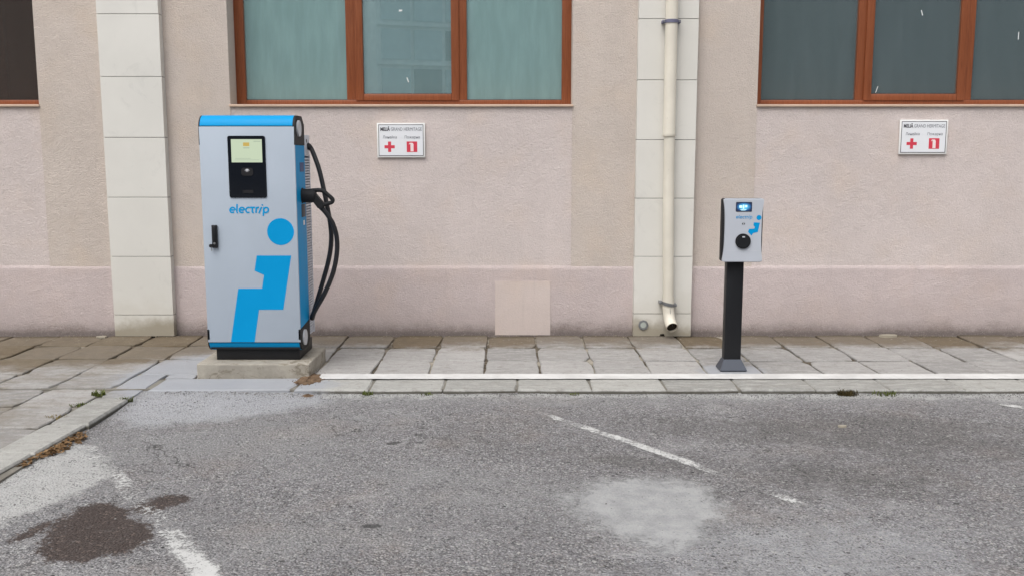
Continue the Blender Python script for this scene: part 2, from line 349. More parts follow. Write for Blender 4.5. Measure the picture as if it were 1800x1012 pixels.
LCD = emit('lcd_pale_green', srgb(196, 210, 182), .72); LCD_I = emit('lcd_ochre', srgb(200, 170, 90), .7); LCD_T = emit('lcd_grey', srgb(164, 178, 158), .7)
LCD2 = emit('lcd_blue', (.1, .5, .8, 1), 1.0, pattern='wallbox'); LCD2W = emit('lcd_white', (.6, .95, 1, 1), 1.0)
LEAFD = soilish('dry_leaf', srgb(92, 70, 50), srgb(148, 120, 88))
DRYW = soilish('dry_weed', srgb(100, 90, 58), srgb(140, 124, 84)); GRASS = soilish('weed_green', srgb(74, 84, 44), srgb(112, 120, 66)); MOSS = soilish('dry_moss', srgb(44, 40, 26), srgb(84, 74, 48))
PEB = M('pebble', .9, .2); PEB.set('Base Color', PEB.mix(PEB.voro(40, out='Color'), (.09, .088, .088, 1), (.34, .33, .31, 1))); PEB = PEB.m
OPP_W = simple('pale_facade_panel', srgb(236, 240, 240), .5, .4); OPP_G = simple('facade_glass', srgb(190, 206, 212), .1, .6); OPP_D = simple('dark_facade', srgb(128, 138, 140), .8, .3)

# ------------------------------------------------------------------ mesh helpers
def link(name, me, mat, parent=None, loc=None):
    o = bpy.data.objects.new(name, me); C.objects.link(o)
    if mat is not None and not me.materials: me.materials.append(mat)
    if parent is not None: o.parent = parent
    if loc is not None: o.location = loc
    return o
def fin(bm, name, smooth=False, ang=40):
    bmesh.ops.recalc_face_normals(bm, faces=bm.faces[:])
    me = bpy.data.meshes.new(name); bm.to_mesh(me); bm.free()
    if smooth:
        me.shade_smooth(); me.set_sharp_from_angle(angle=R(ang))
    return me
def bbox(bm, x0, x1, y0, y1, z0, z1, bev=0, seg=2):
    v = bmesh.ops.create_cube(bm, size=1, matrix=Matrix.Translation(((x0 + x1) / 2, (y0 + y1) / 2, (z0 + z1) / 2)) @ Matrix.Diagonal((x1 - x0, y1 - y0, z1 - z0, 1)))['verts']
    if bev:
        e = {e for q in v for e in q.link_edges}
        bmesh.ops.bevel(bm, geom=list(e), offset=bev, segments=seg, profile=.5, affect='EDGES')
def box(name, x0, x1, y0, y1, z0, z1, mat, parent=None, bev=0, seg=2):
    bm = bmesh.new(); bbox(bm, x0, x1, y0, y1, z0, z1, bev, seg); return link(name, fin(bm, name, bev > 0), mat, parent)
def prism(bm, pts, axis, a, b):
    """polygon pts extruded along an axis from a to b. axis x: pts=(y,z); y: pts=(x,z); z: pts=(x,y)"""
    def P(p, t): return {'x': (t, p[0], p[1]), 'y': (p[0], t, p[1]), 'z': (p[0], p[1], t)}[axis]
    A = [bm.verts.new(P(p, a)) for p in pts]; B = [bm.verts.new(P(p, b)) for p in pts]
    bm.faces.new(A); bm.faces.new(B[::-1]); n = len(pts)
    for i in range(n): bm.faces.new((A[i], A[(i + 1) % n], B[(i + 1) % n], B[i]))
def pr(name, pts, axis, a, b, mat, parent=None, smooth=False, bev=0):
    bm = bmesh.new(); prism(bm, pts, axis, a, b)
    if bev:
        bmesh.ops.bevel(bm, geom=[e for e in bm.edges if e.is_manifold and e.calc_face_angle(0) > R(35)], offset=bev, segments=2, profile=.5, affect='EDGES')
    return link(name, fin(bm, name, smooth or bev > 0, 35), mat, parent)
def circ(cx, cy, r, n=32, a0=0, a1=360, close=True):
    k = n if close else n - 1
    return [(cx + r * math.cos(R(a0 + (a1 - a0) * i / k)), cy + r * math.sin(R(a0 + (a1 - a0) * i / k))) for i in range(n)]
def rrect(x0, x1, z0, z1, r, n=5):
    o = []
    for cx, cz, a in ((x1 - r, z1 - r, 0), (x0 + r, z1 - r, 90), (x0 + r, z0 + r, 180), (x1 - r, z0 + r, 270)):
        o += [(cx + r * math.cos(R(a + 90 * i / n)), cz + r * math.sin(R(a + 90 * i / n))) for i in range(n + 1)]
    return o
def smooth_path(pts, n=8):
    P = [Vector(p) for p in pts]; P = [2 * P[0] - P[1]] + P + [2 * P[-1] - P[-2]]; o = []
    for i in range(1, len(P) - 2):
        for k in range(n):
            t = k / n; a, b, c, d = P[i - 1], P[i], P[i + 1], P[i + 2]
            o.append(.5 * ((2 * b) + (-a + c) * t + (2 * a - 5 * b + 4 * c - d) * t * t + (-a + 3 * b - 3 * c + d) * t ** 3))
    o.append(P[-2]); return o
def tube(bm, pts, r, seg=14, cap=True, flip=False):
    pts = [Vector(p) for p in pts]; rs = r if isinstance(r, (list, tuple)) else [r] * len(pts)
    rings = []; up = Vector((.13, .31, .94)); prev = None
    for i, p in enumerate(pts):
        t = (pts[min(i + 1, len(pts) - 1)] - pts[max(i - 1, 0)]).normalized()
        if prev is None:
            a = t.orthogonal().normalized()
        else:
            a = (prev - t * prev.dot(t)).normalized()
        prev = a; b = t.cross(a)
        rings.append([bm.verts.new(p + rs[i] * (math.cos(2 * math.pi * k / seg) * a + math.sin(2 * math.pi * k / seg) * b)) for k in range(seg)])
    for i in range(len(rings) - 1):
        for k in range(seg):
            bm.faces.new((rings[i][k], rings[i][(k + 1) % seg], rings[i + 1][(k + 1) % seg], rings[i + 1][k]))
    if cap: bm.faces.new(rings[0][::-1]); bm.faces.new(rings[-1])
    return rings
def tb(name, pts, r, mat, parent=None, seg=14, cap=True):
    bm = bmesh.new(); tube(bm, pts, r, seg, cap); return link(name, fin(bm, name, True, 50), mat, parent)
def empty(name, loc, label, cat, group=None):
    o = bpy.data.objects.new(name, None); C.objects.link(o); o.location = loc; o.empty_display_size = .2
    return tag(o, label, cat, group)
def tag(o, label=None, cat=None, group=None, kind=None):
    if label: o['label'] = label
    if cat: o['category'] = cat
    if group: o['group'] = group
    if kind: o['kind'] = kind
    return o
def adopt(root):
    """children were modelled in world coordinates: keep them there under the moved root"""
    inv = Matrix.Translation(-Vector(root.location))
    for ch in root.children: ch.matrix_parent_inverse = inv
def ribbon(bm, pts, w, y, closed=False):
    """flat stroke in the xz plane at depth y"""
    n = len(pts); L = []; Rr = []
    for i, p in enumerate(pts):
        a = pts[i - 1] if i else p; b = pts[i + 1] if i < n - 1 else p
        dx, dz = b[0] - a[0], b[1] - a[1]; l = math.hypot(dx, dz) or 1; nx, nz = -dz / l, dx / l
        L.append(bm.verts.new((p[0] + nx * w / 2, y, p[1] + nz * w / 2))); Rr.append(bm.verts.new((p[0] - nx * w / 2, y, p[1] - nz * w / 2)))
    for i in range(n - 1): bm.faces.new((L[i], L[i + 1], Rr[i + 1], Rr[i]))
def wordmark(name, x, z, s, y, mat, parent, w=.2, shear=.1):
    """the lower-case word electrip in round strokes; x, z = left end of the base line, s = x height"""
    e = [[(.1, .5), (.82, .5)], circ(.47, .5, .43, 16, 0, 312, False)]
    glyphs = [(e, 1.08), ([[(.12, 1.5), (.12, .22), (.2, .06), (.36, .04)]], .5), (e, 1.08), ([circ(.5, .5, .43, 14, 62, 300, False)], .86),
              ([[(-.12, .92), (.72, .92)], [(.3, .95), (.3, .25), (.4, .08), (.6, .05)]], .82), ([[(.12, 0), (.12, 1.0)], [(.12, .55), (.2, .82), (.38, .93), (.6, .93)]], .62),
              ([[(.02, -.05), (.38, 1.0)], [(.46, 1.26), (.52, 1.45)]], .66), ([[(.12, -.5), (.12, .95)], circ(.5, .5, .42, 18, 178, -180, False)], 1.0)]
    bm = bmesh.new(); cx = 0; dy = 0
    for st, adv in glyphs:
        for q in st:
            dy += .00006
            ribbon(bm, [(x + s * (cx + px + pz * shear), z + s * pz) for px, pz in q], w * s, y - dy)
        cx += adv
    for f in bm.faces:
        f.normal_update()
        if f.normal.y > 0: f.normal_flip()
    me = bpy.data.meshes.new(name); bm.to_mesh(me); bm.free()
    return link(name, me, mat, parent)
def text(name, s, size, x, y, z, mat, parent, align='LEFT', bold=0, width=None):
    cu = bpy.data.curves.new('t', 'FONT'); cu.body = s; cu.size = size; cu.align_x = align; cu.offset = bold; cu.resolution_u = 2
    to = bpy.data.objects.new('t', cu); C.objects.link(to); dg = bpy.context.evaluated_depsgraph_get(); dg.update()
    me = bpy.data.meshes.new_from_object(to.evaluated_get(dg)); bpy.data.objects.remove(to); bpy.data.curves.remove(cu)
    k = 1
    if width and len(me.vertices):
        xs = [v.co.x for v in me.vertices]; k = width / (max(xs) - min(xs))
    me.transform(Matrix.Translation((x, y, z)) @ Matrix.Rotation(R(90), 4, 'X') @ Matrix.Diagonal((k, 1, 1, 1)))
    me.materials.clear(); me.name = name
    return link(name, me, mat, parent)

# value noise for geometry
def vnoise(x, y, seed=0):
    xi = np.floor(x).astype(int); yi = np.floor(y).astype(int); xf = x - xi; yf = y - yi
    def h(a, b):
        n = (a * 374761393 + b * 668265263 + seed * 974711) & 0xffffffff
        n = ((n ^ (n >> 13)) * 1274126177) & 0xffffffff
        return ((n ^ (n >> 16)) & 0xffff) / 65535.
    u = xf * xf * (3 - 2 * xf); v = yf * yf * (3 - 2 * yf)
    return (h(xi, yi) * (1 - u) + h(xi + 1, yi) * u) * (1 - v) + (h(xi, yi + 1) * (1 - u) + h(xi + 1, yi + 1) * u) * v
def fbm(x, y, seed=0, o=4):
    s = 0; a = .5
    for k in range(o): s = s + a * vnoise(x * 2 ** k, y * 2 ** k, seed + k); a *= .5
    return s / (1 - .5 ** o)

# ------------------------------------------------------------------ road surface
KY, KX = -2.035, -2.53          # kerb lines: the long kerb faces -y, the short one faces +x
def road_z(x, y):
    x = np.asarray(x, float); y = np.asarray(y, float)
    z = -.034 + .012 * (fbm(x * .8, y * .8, 3) - .5) + .006 * (fbm(x * 5, y * 5, 9) - .5)
    rise = np.exp(-(((x + 2.2) / .6) ** 2 + ((y + 2.15) / .25) ** 2)) * .024
    foot = np.exp(-((y - KY) / .07) ** 2) * .004
    return z + rise + foot
def spaced(lo, hi, st, far):
    fine = list(np.arange(lo, hi + 1e-6, st)); k = [1, 3, 8, 20, 60, 200]
    return np.array([lo - q for q in k[::-1] if lo - q > -far] + fine + [hi + q for q in k if hi + q < far])
gx = spaced(-3.3, 4.3, .02, 260); gy = spaced(-5.7, -1.98, .02, 260)
X, Y = np.meshgrid(gx, gy); Z = road_z(X, Y); fx, fy = X.ravel(), Y.ravel()
def poly_d(px, py, poly):
    """signed distance to a polygon, positive inside"""
    d = np.full(px.shape, 1e9); ins = np.zeros(px.shape, bool); n = len(poly)
    for i in range(n):
        ax, ay = poly[i]; bx, by = poly[(i + 1) % n]; ex, ey = bx - ax, by - ay
        t = np.clip(((px - ax) * ex + (py - ay) * ey) / (ex * ex + ey * ey), 0, 1)
        d = np.minimum(d, np.hypot(px - ax - t * ex, py - ay - t * ey))
        c = ((ay > py) != (by > py)) & (px < (bx - ax) * (py - ay) / ((by - ay) or 1e-9) + ax); ins ^= c
    return np.where(ins, d, -d)
def soft(d, w): return np.clip(.5 + d / (2 * w), 0, 1)
wob = (fbm(fx * 3, fy * 3, 20) - .5) * .25
wet = np.maximum(soft(poly_d(fx, fy, [(-1.86, -4.78), (-1.72, -4.76), (-1.58, -4.68), (-1.50, -4.54), (-1.60, -4.34), (-1.72, -4.24), (-1.84, -4.13), (-1.98, -4.09), (-2.05, -4.24), (-2.05, -4.42), (-2.0, -4.56), (-1.94, -4.70)]) + wob * .25, .07),
                 soft(poly_d(fx, fy, [(-1.77, -4.12), (-1.66, -3.98), (-1.56, -3.98), (-1.53, -4.08), (-1.60, -4.16), (-1.66, -4.28), (-1.72, -4.24)]) + wob * .15, .06))
wet = np.maximum(wet, soft(poly_d(fx, fy, [(-2.17, -4.50), (-2.10, -4.36), (-2.02, -4.33), (-2.02, -4.46), (-2.10, -4.58)]) + wob * .1, .06) * .85)
cement = soft(poly_d(fx, fy, [(.30, -4.05), (.42, -3.85), (.62, -3.80), (.86, -3.81), (.98, -3.95), (.98, -4.15), (.90, -4.35), (.80, -4.52), (.62, -4.60), (.50, -4.52), (.40, -4.38), (.30, -4.22)]) + .05 + wob * .45, .17)
cement = np.maximum(cement, soft(poly_d(fx, fy, [(.14, -3.95), (.38, -3.9), (.4, -4.3), (.2, -4.2)]) + wob * .3, .16) * .75)
pale = 1.05 * soft(poly_d(fx, fy, [(-2.55, -3.12), (-2.38, -3.18), (-2.22, -3.40), (-2.03, -3.66), (-2.08, -3.84), (-2.10, -4.0), (-2.18, -4.2), (-2.25, -4.40), (-2.9, -4.5), (-2.7, -3.7)]) + wob * .4, .10)
pale = np.maximum(pale, .55 * soft(poly_d(fx, fy, [(-2.15, -4.5), (-2.0, -4.42), (-1.95, -4.6), (-2.02, -4.85), (-2.12, -4.8)]) + wob * .3, .08))
pale = np.maximum(pale, .80 * soft(.10 - np.abs(fy - KY + .05) + wob * .5, .10) * (fx > -1.3))
pale = np.maximum(pale, .66 * soft(poly_d(fx, fy, [(2.9, -2.05), (3.5, -2.05), (4.2, -2.3), (4.2, -2.42), (3.3, -2.3)]) + wob * .2, .1))
dust = 1.3 * soft(poly_d(fx, fy, [(-2.52, -1.9), (-1.35, -1.9), (-1.25, -2.2), (-1.5, -2.5), (-1.9, -2.72), (-2.3, -2.8), (-2.5, -2.6)]) + wob * .5, .22)
dust = np.maximum(dust, .55 * soft(poly_d(fx, fy, [(.3, -4.3), (1.3, -3.9), (2.2, -4.4), (2.0, -5.2), (.2, -5.2)]) + wob * 2, .4))
for cx, cy, r in ((1.35, -2.72, .10), (1.27, -3.27, .06), (2.0, -2.83, .05), (.75, -2.9, .05), (1.55, -3.5, .10), (-.35, -4.6, .12), (.9, -2.65, .1), (1.75, -3.55, .07), (-.9, -2.5, .12)):
    pale = np.maximum(pale, .5 * soft(r * .8 - np.hypot((fx - cx) * .6, fy - cy) + wob * .4, .12))
tone = .30 + .75 * (fbm(fx * .9 + 5, fy * 1.5, 61, 5) - .5) + .35 * (fbm(fx * 3.2, fy * 4.5, 67, 4) - .5)
for cx, cy, rx, ry, k in ((2.3, -3.0, 1.5, .55, .42), (-.25, -3.15, .7, .32, .3), (.65, -3.55, .6, .22, .42), (1.75, -3.75, .6, .3, .35), (.55, -4.85, .7, .2, .3), (-1.0, -3.4, .6, .3, .16), (-.9, -4.9, .5, .22, .22), (1.2, -4.6, .6, .35, -.35), (-.6, -4.55, .6, .2, -.2), (-1.5, -3.0, .8, .5, -.2), (0, -2.2, 3.5, .12, -.25), (2.9, -2.3, .7, .2, -.2), (-.3, -2.65, .6, .15, .14)):
    tone = tone + k * np.exp(-(((fx - cx) / rx) ** 2 + ((fy - cy) / ry) ** 2))
oil = np.zeros(fx.shape)
for cx, cy, r in ((-.633, -4.38, .026), (-.60, -4.375, .018), (-.687, -3.166, .026), (-.665, -3.14, .018), (-.552, -2.996, .02), (-.53, -2.99, .012), (-.527, -3.144, .018), (-1.212, -4.207, .014), (-.966, -3.833, .013), (-.491, -3.924, .01), (1.02, -4.37, .014), (-1.45, -4.05, .013), (.3, -3.5, .01), (2.1, -4.1, .014)):
    oil = np.maximum(oil, soft(r - np.hypot((fx - cx) * .62, fy - cy) + wob * .10, .016))
n, mr = X.shape[1], X.shape[0]; idx = np.arange(mr * n).reshape(mr, n)
quads = np.stack([idx[:-1, :-1], idx[:-1, 1:], idx[1:, 1:], idx[1:, :-1]], -1).reshape(-1, 4)
me = bpy.data.meshes.new('road'); me.from_pydata(np.stack([fx, fy, Z.ravel()], 1).tolist(), [], quads.tolist())
for nm, a in (('wet', wet), ('cement', cement), ('pale', pale), ('dust', dust), ('oil', oil), ('tone', tone)):
    at = me.attributes.new(nm, 'FLOAT', 'POINT'); at.data.foreach_set('value', np.asarray(a, np.float32))
me.shade_smooth()
tag(link('road', me, ASPH), 'worn grey asphalt of the parking bays with stains and patches', kind='structure')

# painted bay lines, worn through to the asphalt
def line(pts, w, keep, label, lift=.004, name='bay_line', mat=PAINT_WORN, zf=road_z, cross=5):
    P = [np.array(p, float) for p in pts]; rows = []; kp = []
    for i in range(len(P) - 1):
        L = np.linalg.norm(P[i + 1] - P[i]); k = max(2, int(L / .03)); d = (P[i + 1] - P[i]) / L; nr = np.array([-d[1], d[0]])
        for j in range(k + (i == len(P) - 2)):
            t = j / k; c = P[i] * (1 - t) + P[i + 1] * t; kv = keep[i] * (1 - t) + keep[i + 1] * t
            ww = w * (1 + .12 * (random.random() - .5))
            rows.append([c + nr * ww * (q / (cross - 1) - .5) for q in range(cross)]); kp.append([kv - (.16 if q in (0, cross - 1) else 0) for q in range(cross)])
    V = np.array(rows).reshape(-1, 2); z = zf(V[:, 0], V[:, 1]) + lift; m_ = len(rows); I = np.arange(m_ * cross).reshape(m_, cross)
    q = np.stack([I[:-1, :-1], I[1:, :-1], I[1:, 1:], I[:-1, 1:]], -1).reshape(-1, 4)
    me = bpy.data.meshes.new(name); me.from_pydata(np.column_stack([V, z]).tolist(), [], q.tolist())
    a = me.attributes.new('keep', 'FLOAT', 'POINT'); a.data.foreach_set('value', np.array(kp, np.float32).ravel())
    me.shade_smooth()
    return tag(link(name, me, mat), label, 'road marking', 'painted bay lines')
line([(.04, -2.38), (.18, -2.54), (.36, -2.76), (.66, -3.13), (.93, -3.50), (1.04, -3.67), (1.19, -3.86), (1.34, -4.10), (1.5, -4.3)], .105, [.36, .48, .53, .58, .56, .50, .46, .52, .25], 'worn white bay line in the middle of the asphalt, beside the pale round patch')
line([(-2.42, -3.2), (-2.06, -3.68), (-1.72, -4.15), (-1.58, -4.32), (-1.34, -4.66), (-1.15, -4.96), (-.9, -5.35)], .155, [.50, .51, .47, .51, .575, .60, .56], 'worn white bay line at lower left passing the brown wet stain')
line([(3.02, -2.08), (3.32, -2.40), (3.9, -3.15)], .11, [.4, .56, .5], 'faded white bay line at the right end of the kerb')

# ------------------------------------------------------------------ pavement: bed, slabs, kerb stones
bm = bmesh.new()
bbox(bm, -40, 40, -1.700, .3, -.30, -.016); bbox(bm, -40, 40, -2.0, -1.7001, -.30, -.007); bbox(bm, -40, -2.56, -60, -2.0001, -.30, -.0185)
pav = tag(link('pavement', fin(bm, 'pavement'), BED), 'grey concrete slab pavement along the wall', kind='structure')
def slab_mesh(L, Wd, T, rnd, bev=.006, name='paving_slab', npt=3):
    pts = []
    for (ax, ay, bx, by) in ((-L / 2, -Wd / 2, L / 2, -Wd / 2), (L / 2, -Wd / 2, L / 2, Wd / 2), (L / 2, Wd / 2, -L / 2, Wd / 2), (-L / 2, Wd / 2, -L / 2, -Wd / 2)):
        for k in range(npt):
            t = k / npt; j = rnd
            pts.append((ax + (bx - ax) * t + random.uniform(-j, j), ay + (by - ay) * t + random.uniform(-j, j)))
    for k in range(0, len(pts), npt):
        if random.random() < (.45 if name == 'paving_slab' else .2):
            c_ = random.uniform(.006, .030 if name == 'paving_slab' else .014); pts[k] = (pts[k][0] - math.copysign(c_, pts[k][0]), pts[k][1] - math.copysign(c_ * random.uniform(.5, 1.2), pts[k][1]))
    bm = bmesh.new(); n = len(pts)
    b0 = [bm.verts.new((x, y, -T)) for x, y in pts]; t0 = [bm.verts.new((x, y, -bev)) for x, y in pts]
    t1 = [bm.verts.new((x * (1 - 2 * bev / L), y * (1 - 2 * bev / Wd), random.uniform(-.0012, .0012))) for x, y in pts]
    for i in range(n):
        j = (i + 1) % n
        bm.faces.new((b0[i], b0[j], t0[j], t0[i])); bm.faces.new((t0[i], t0[j], t1[j], t1[i]))
    bm.faces.new(t1)
    return fin(bm, name)
XJ = [-7.02, -6.6, -6.18, -5.75, -5.33, -4.9, -4.48, -4.05, -3.625, -3.20, -2.765, -2.31, -1.88, -1.46, -1.04, -.62, -.21, .21, .62, 1.035, 1.46, 1.87, 2.31, 2.73, 3.15, 3.57, 3.99, 4.41, 4.83, 5.25, 5.67, 6.1]
YJ = [-.03, -.57, -1.09, -1.60]
YL = [-.03, -.50, -1.04, -1.55, -2.0, -2.46, -2.96, -3.45, -3.95, -4.45, -4.95]
variants = [slab_mesh(.42, .5, .035, .006, npt=4) for _ in range(16)]
for v in variants: v.materials.append(SLAB)
def put_slab(x0, x1, y0, y1, gap=.013):
    o = bpy.data.objects.new('paving_slab', random.choice(variants)); C.objects.link(o); o.parent = pav
    g = gap * random.uniform(.6, 1.7)
    o.location = ((x0 + x1) / 2 + random.uniform(-.003, .003), (y0 + y1) / 2, random.uniform(-.006, .004))
    o.scale = ((x1 - x0 - g) / .42, (y1 - y0 - random.uniform(.012, .034)) / .5, 1)
    o.rotation_euler = (random.uniform(-.012, .012), random.uniform(-.012, .012), random.uniform(-.006, .006) + (math.pi if random.random() < .5 else 0))
for i in range(len(XJ) - 1):
    x0, x1 = XJ[i], XJ[i + 1]; left = x1 < -2.2
    rows = YL if left else YJ
    for j in range(len(rows) - 1):
        y0, y1 = rows[j + 1], rows[j]
        if left and x1 > -2.5 and y0 < -1.7: continue
        if left and x1 > -2.8 and y0 < -2.2: x1b = -2.79
        else: x1b = x1
        if not left and j == 2: y0 = -1.69
        if left and j == 0: y1 -= random.uniform(0, .01)
        put_slab(x0, x1b, y0, y1)
put_slab(-2.535, -2.312, -1.69, -1.552); put_slab(-2.765, -2.54, -2.0, -1.56); put_slab(-2.765, -2.54, -2.24, -2.01)
random.seed(21); kv = [slab_mesh(.51, .33, .12, .003, .012, 'kerb_stone', 2) for _ in range(7)]
for v in kv: v.materials.append(KERB)
def kerb(x, y, L, Wd, rz=0):
    o = bpy.data.objects.new('kerb_stone', random.choice(kv)); C.objects.link(o); o.parent = pav
    o.location = (x, y, random.uniform(-.003, .003) + .001); o.scale = ((L - .004) / .51, Wd / .33, 1); o.rotation_euler = (0, random.uniform(-.004, .004), rz + random.uniform(-.004, .004))
for k in range(-3, 13):
    xa = .039 + .5145 * k
    if xa + .51 < -2.6: continue
    if k == -5: continue
    kerb(xa + .257, -1.865, .5145, .335)
kerb(-2.0125, -1.865, 1.01, .335)
for ya, yb in ((-2.26, -2.88), (-2.88, -3.43), (-3.43, -3.98), (-3.98, -4.53), (-4.53, -5.08)):
    xm = -2.655 - .06 * max(0, (-(ya + yb) / 2 - 2.6)); kerb(xm, (ya + yb) / 2, abs(yb - ya), .235, R(90 - 3 if ya < -2.5 else 90))
line([(-1.40, -1.668), (0, -1.664), (2, -1.664), (4, -1.660), (6, -1.66)], .160, [.62, .56, .60, .55, .6], 'fresh white line painted along the pavement behind the kerb', lift=.008, name='pavement_line', mat=PAINT, zf=lambda x, y: np.zeros_like(x), cross=4)

# ------------------------------------------------------------------ hotel facade
bld = empty('hotel_building', (0, 0, 0), 'plastered hotel facade with brown framed windows and white stone pilasters', 'building')
TOP = 5.6
WIN = [(-7.12, -4.13), (-2.46, .527), (2.14, 5.13)]
PIL = [(-3.55, -3.02), (1.083, 1.597), (5.7, 6.23)]
ZS, ZT = 2.042, 4.25
edges = [-9.0] + [e for w in WIN for e in w] + [9.0]
for i in range(0, len(edges), 2):
    box('wall_pier', edges[i], edges[i + 1], -.012, .35, .60, TOP, PL_PIER, bld)
for a, b in WIN:
    box('wall_panel', a + .0005, b - .0005, -.0065, .35, .60, 2.020, PL_PANEL, bld); box('lintel_wall', a + .0005, b - .0005, -.0, .35, ZT, TOP, PL_PIER, bld)
bounds = [-9.0] + [e for p in PIL for e in p] + [9.0]
for i in range(0, len(bounds), 2):
    prof = [(-.019, -.05), (-.019, .590), (-.0172, .606), (-.0095, .627), (.3, .628), (.3, -.05)]
    pr('wall_base_band', prof, 'x', bounds[i], bounds[i + 1], PL_BAND, bld)
pr('plaster_patch', [(-.153, .001), (.345, .001), (.343, .487), (-.150, .489)], 'y', -.0225, -.01, PL_PATCH, bld)
JL = [.196, .716, 1.237, 1.755, 2.273, 2.797, 3.32, 3.84, 4.36, 4.88]; JR = [.207, .716, 1.228, 1.735, 2.245, 2.757, 3.27, 3.78, 4.29, 4.81]
for (a, b), J in zip(PIL, (JL, JR, JR)):
    core = box('pilaster', a + .003, b - .003, -.068, .05, -.02, TOP, CORE, bld)
    zs = [.004] + J + [TOP]
    for i in range(len(zs) - 1):
        z0, z1 = zs[i] + (.0022 if i else 0), zs[i + 1] - .0022; dy = random.uniform(-.0008, .0008)
        if i == 0 and a == 1.083:
            nx = a + .265
            o = pr('tile', [(a, z0), (nx - .03, z0), (nx - .022, z0 + .02), (nx + .012, z0 + .022), (nx + .02, z0), (b, z0), (b, z1), (a, z1)], 'y', -.09, -.0685, TILE, core)
        else:
            o = box('tile', a, b, -.09 + dy, -.0685, z0, z1, TILE, core, .0015, 1)
        sid = box('tile', a, a + .0025, -.0685, -.002, z0, z1, TILE, core); sid2 = box('tile', b - .0025, b, -.0685, -.002, z0, z1, TILE, core)

def window(a, b, y, mull, GL=None):
    """outer frame as the window part; mullions, sash, panes, sill as its pieces"""
    bm = bmesh.new(); fw = .062
    z0, z1 = 2.040, ZT
    for q in ((a, a + fw + .022, z0, z1), (b - fw - .022, b, z0, z1)): bbox(bm, q[0], q[1], y, y + .075, q[2], q[3], .004)
    bbox(bm, a + fw + .0225, b - fw - .0225, y + .001, y + .075, z0, z0 + .052, .004); bbox(bm, a + fw + .0225, b - fw - .0225, y + .001, y + .075, z1 - .06, z1, .004)
    w = link('window', fin(bm, 'window', True), WOOD, bld)
    (m0, m1), (n0, n1) = mull
    box('mullion', m0, m1, y + .002, y + .075, z0 + .0525, z1 - .0605, WOOD, w, .004); box('mullion', n0, n1, y + .002, y + .075, z0 + .0525, z1 - .0605, WOOD, w, .004)
    # middle opening sash, a little proud
    s0, s1, sz0, sz1 = m1 - .008, n0 + .008, z0 + .047, z1 - .055
    for q in ((s0, s0 + .07, sz0, sz1), (s1 - .07, s1, sz0, sz1), (s0 + .0705, s1 - .0705, sz0, sz0 + .058), (s0 + .0705, s1 - .0705, sz1 - .06, sz1)):
        box('sash_rail', q[0], q[1], y - .012, y + .05, q[2], q[3], WOOD, w, .005)
    for q in ((a + fw + .022, m0, z0 + .052, y + .035), (s0 + .07, s1 - .07, sz0 + .058, y + .02), (n1, b - fw - .022, z0 + .052, y + .035)):
        box('gasket', q[0] - .001, q[1] + .001, q[3] - .004, q[3] - .0015, q[2] - .004, q[2] + .005, RUBBER, w)
        box('pane', q[0] - .004, q[1] + .004, q[3], q[3] + .006, q[2] - .002, z1 - .058, GL or (GLASS_M if abs(q[0] - s0) < .1 else GLASS), w)
    pr('sill', [(-.030, 2.0225), (-.030, 2.038), (-.026, 2.0415), (y + .01, 2.046), (y + .01, 2.0225)], 'x', a - .006, b + .006, SILL, w)
    # dark room behind
    bm = bmesh.new(); bbox(bm, a - .5, b + .5, .36, 4.2, .5, 4.9)
    for f in bm.faces[:]:
        if f.calc_center_median().y < .37: bm.faces.remove(f)
    link('room_shell', fin(bm, 'room_shell'), ROOM, w)
    return w
window(-2.46, .527, .19, ((-1.474, -1.385), (-.478, -.402)))
window(2.14, 5.13, .19, ((3.065, 3.142), (4.03, 4.10)), GLASS_D)
window(-7.12, -4.13, .19, ((-6.14, -6.05), (-5.19, -5.10)), GLASS_B)

panes = [o for o in bpy.data.objects if o.name.startswith('window')]
FLECK = simple('white_fleck', srgb(225, 230, 230), .6, .3)
for x, z, w_, h_, k, par in ((-.928, 2.247, .008, .045, -.3, 0), (3.63, 2.825, .008, .05, -.25, 1), (3.25, 2.155, .008, .06, .3, 1), (4.5, 2.62, .008, .07, 0, 1), (-1.0, 2.86, .03, .018, .2, 0)):
    yy = .2075 if k != 0 else .222
    pr('paint_fleck', [(x, z), (x + w_, z + .004), (x + w_ * .8 + k * h_, z + h_), (x - w_ * .1 + k * h_, z + h_ * .9)], 'y', yy, yy + .0015, FLECK, panes[par])
def curtain(a, b, y, mat, label, fold=.02, wl=.14, name='curtain'):
    nx = int((b - a) / .012); bm = bmesh.new(); cols = []
    ph = random.random() * 9
    for i in range(nx + 1):
        x = a + (b - a) * i / nx; u = x / wl + .8 * math.sin(x * 3 + ph)
        cols.append([bm.verts.new((x, y + fold * math.sin(2 * math.pi * u) * (1 - .25 * t) + .3 * fold * math.sin(x * 11 + t * 2), 2.0 + 2.3 * t)) for t in (0, .33, .66, 1)])
    for i in range(nx):
        for k in range(3): bm.faces.new((cols[i][k], cols[i + 1][k], cols[i + 1][k + 1], cols[i][k + 1]))
    o = link(name, fin(bm, name, True, 180), mat)
    sm = o.modifiers.new('thickness', 'SOLIDIFY'); sm.thickness = .003
    return tag(o, label, 'curtain', 'curtains behind the windows')
curtain(-2.5, -1.36, .325, CURT_G, 'pale green curtain with soft folds in the left pane of the window above the charger', .034, .21)
curtain(-1.35, -.46, .33, CURT_B, 'flat grey green blind in the middle pane of the window above the charger', .0008, .5, 'flat_sheet')
curtain(-.45, .6, .315, CURT_G, 'pale green curtain in the right pane beside the downpipe side of the window', .008, .3)
curtain(2.1, 3.12, .33, CURT_D, 'grey curtain in the first pane right of the downpipe', .015, .2)
curtain(3.13, 5.2, .36, CURT_N, 'dark slate blind in the panes above the right sign', .003, .6, 'flat_sheet')
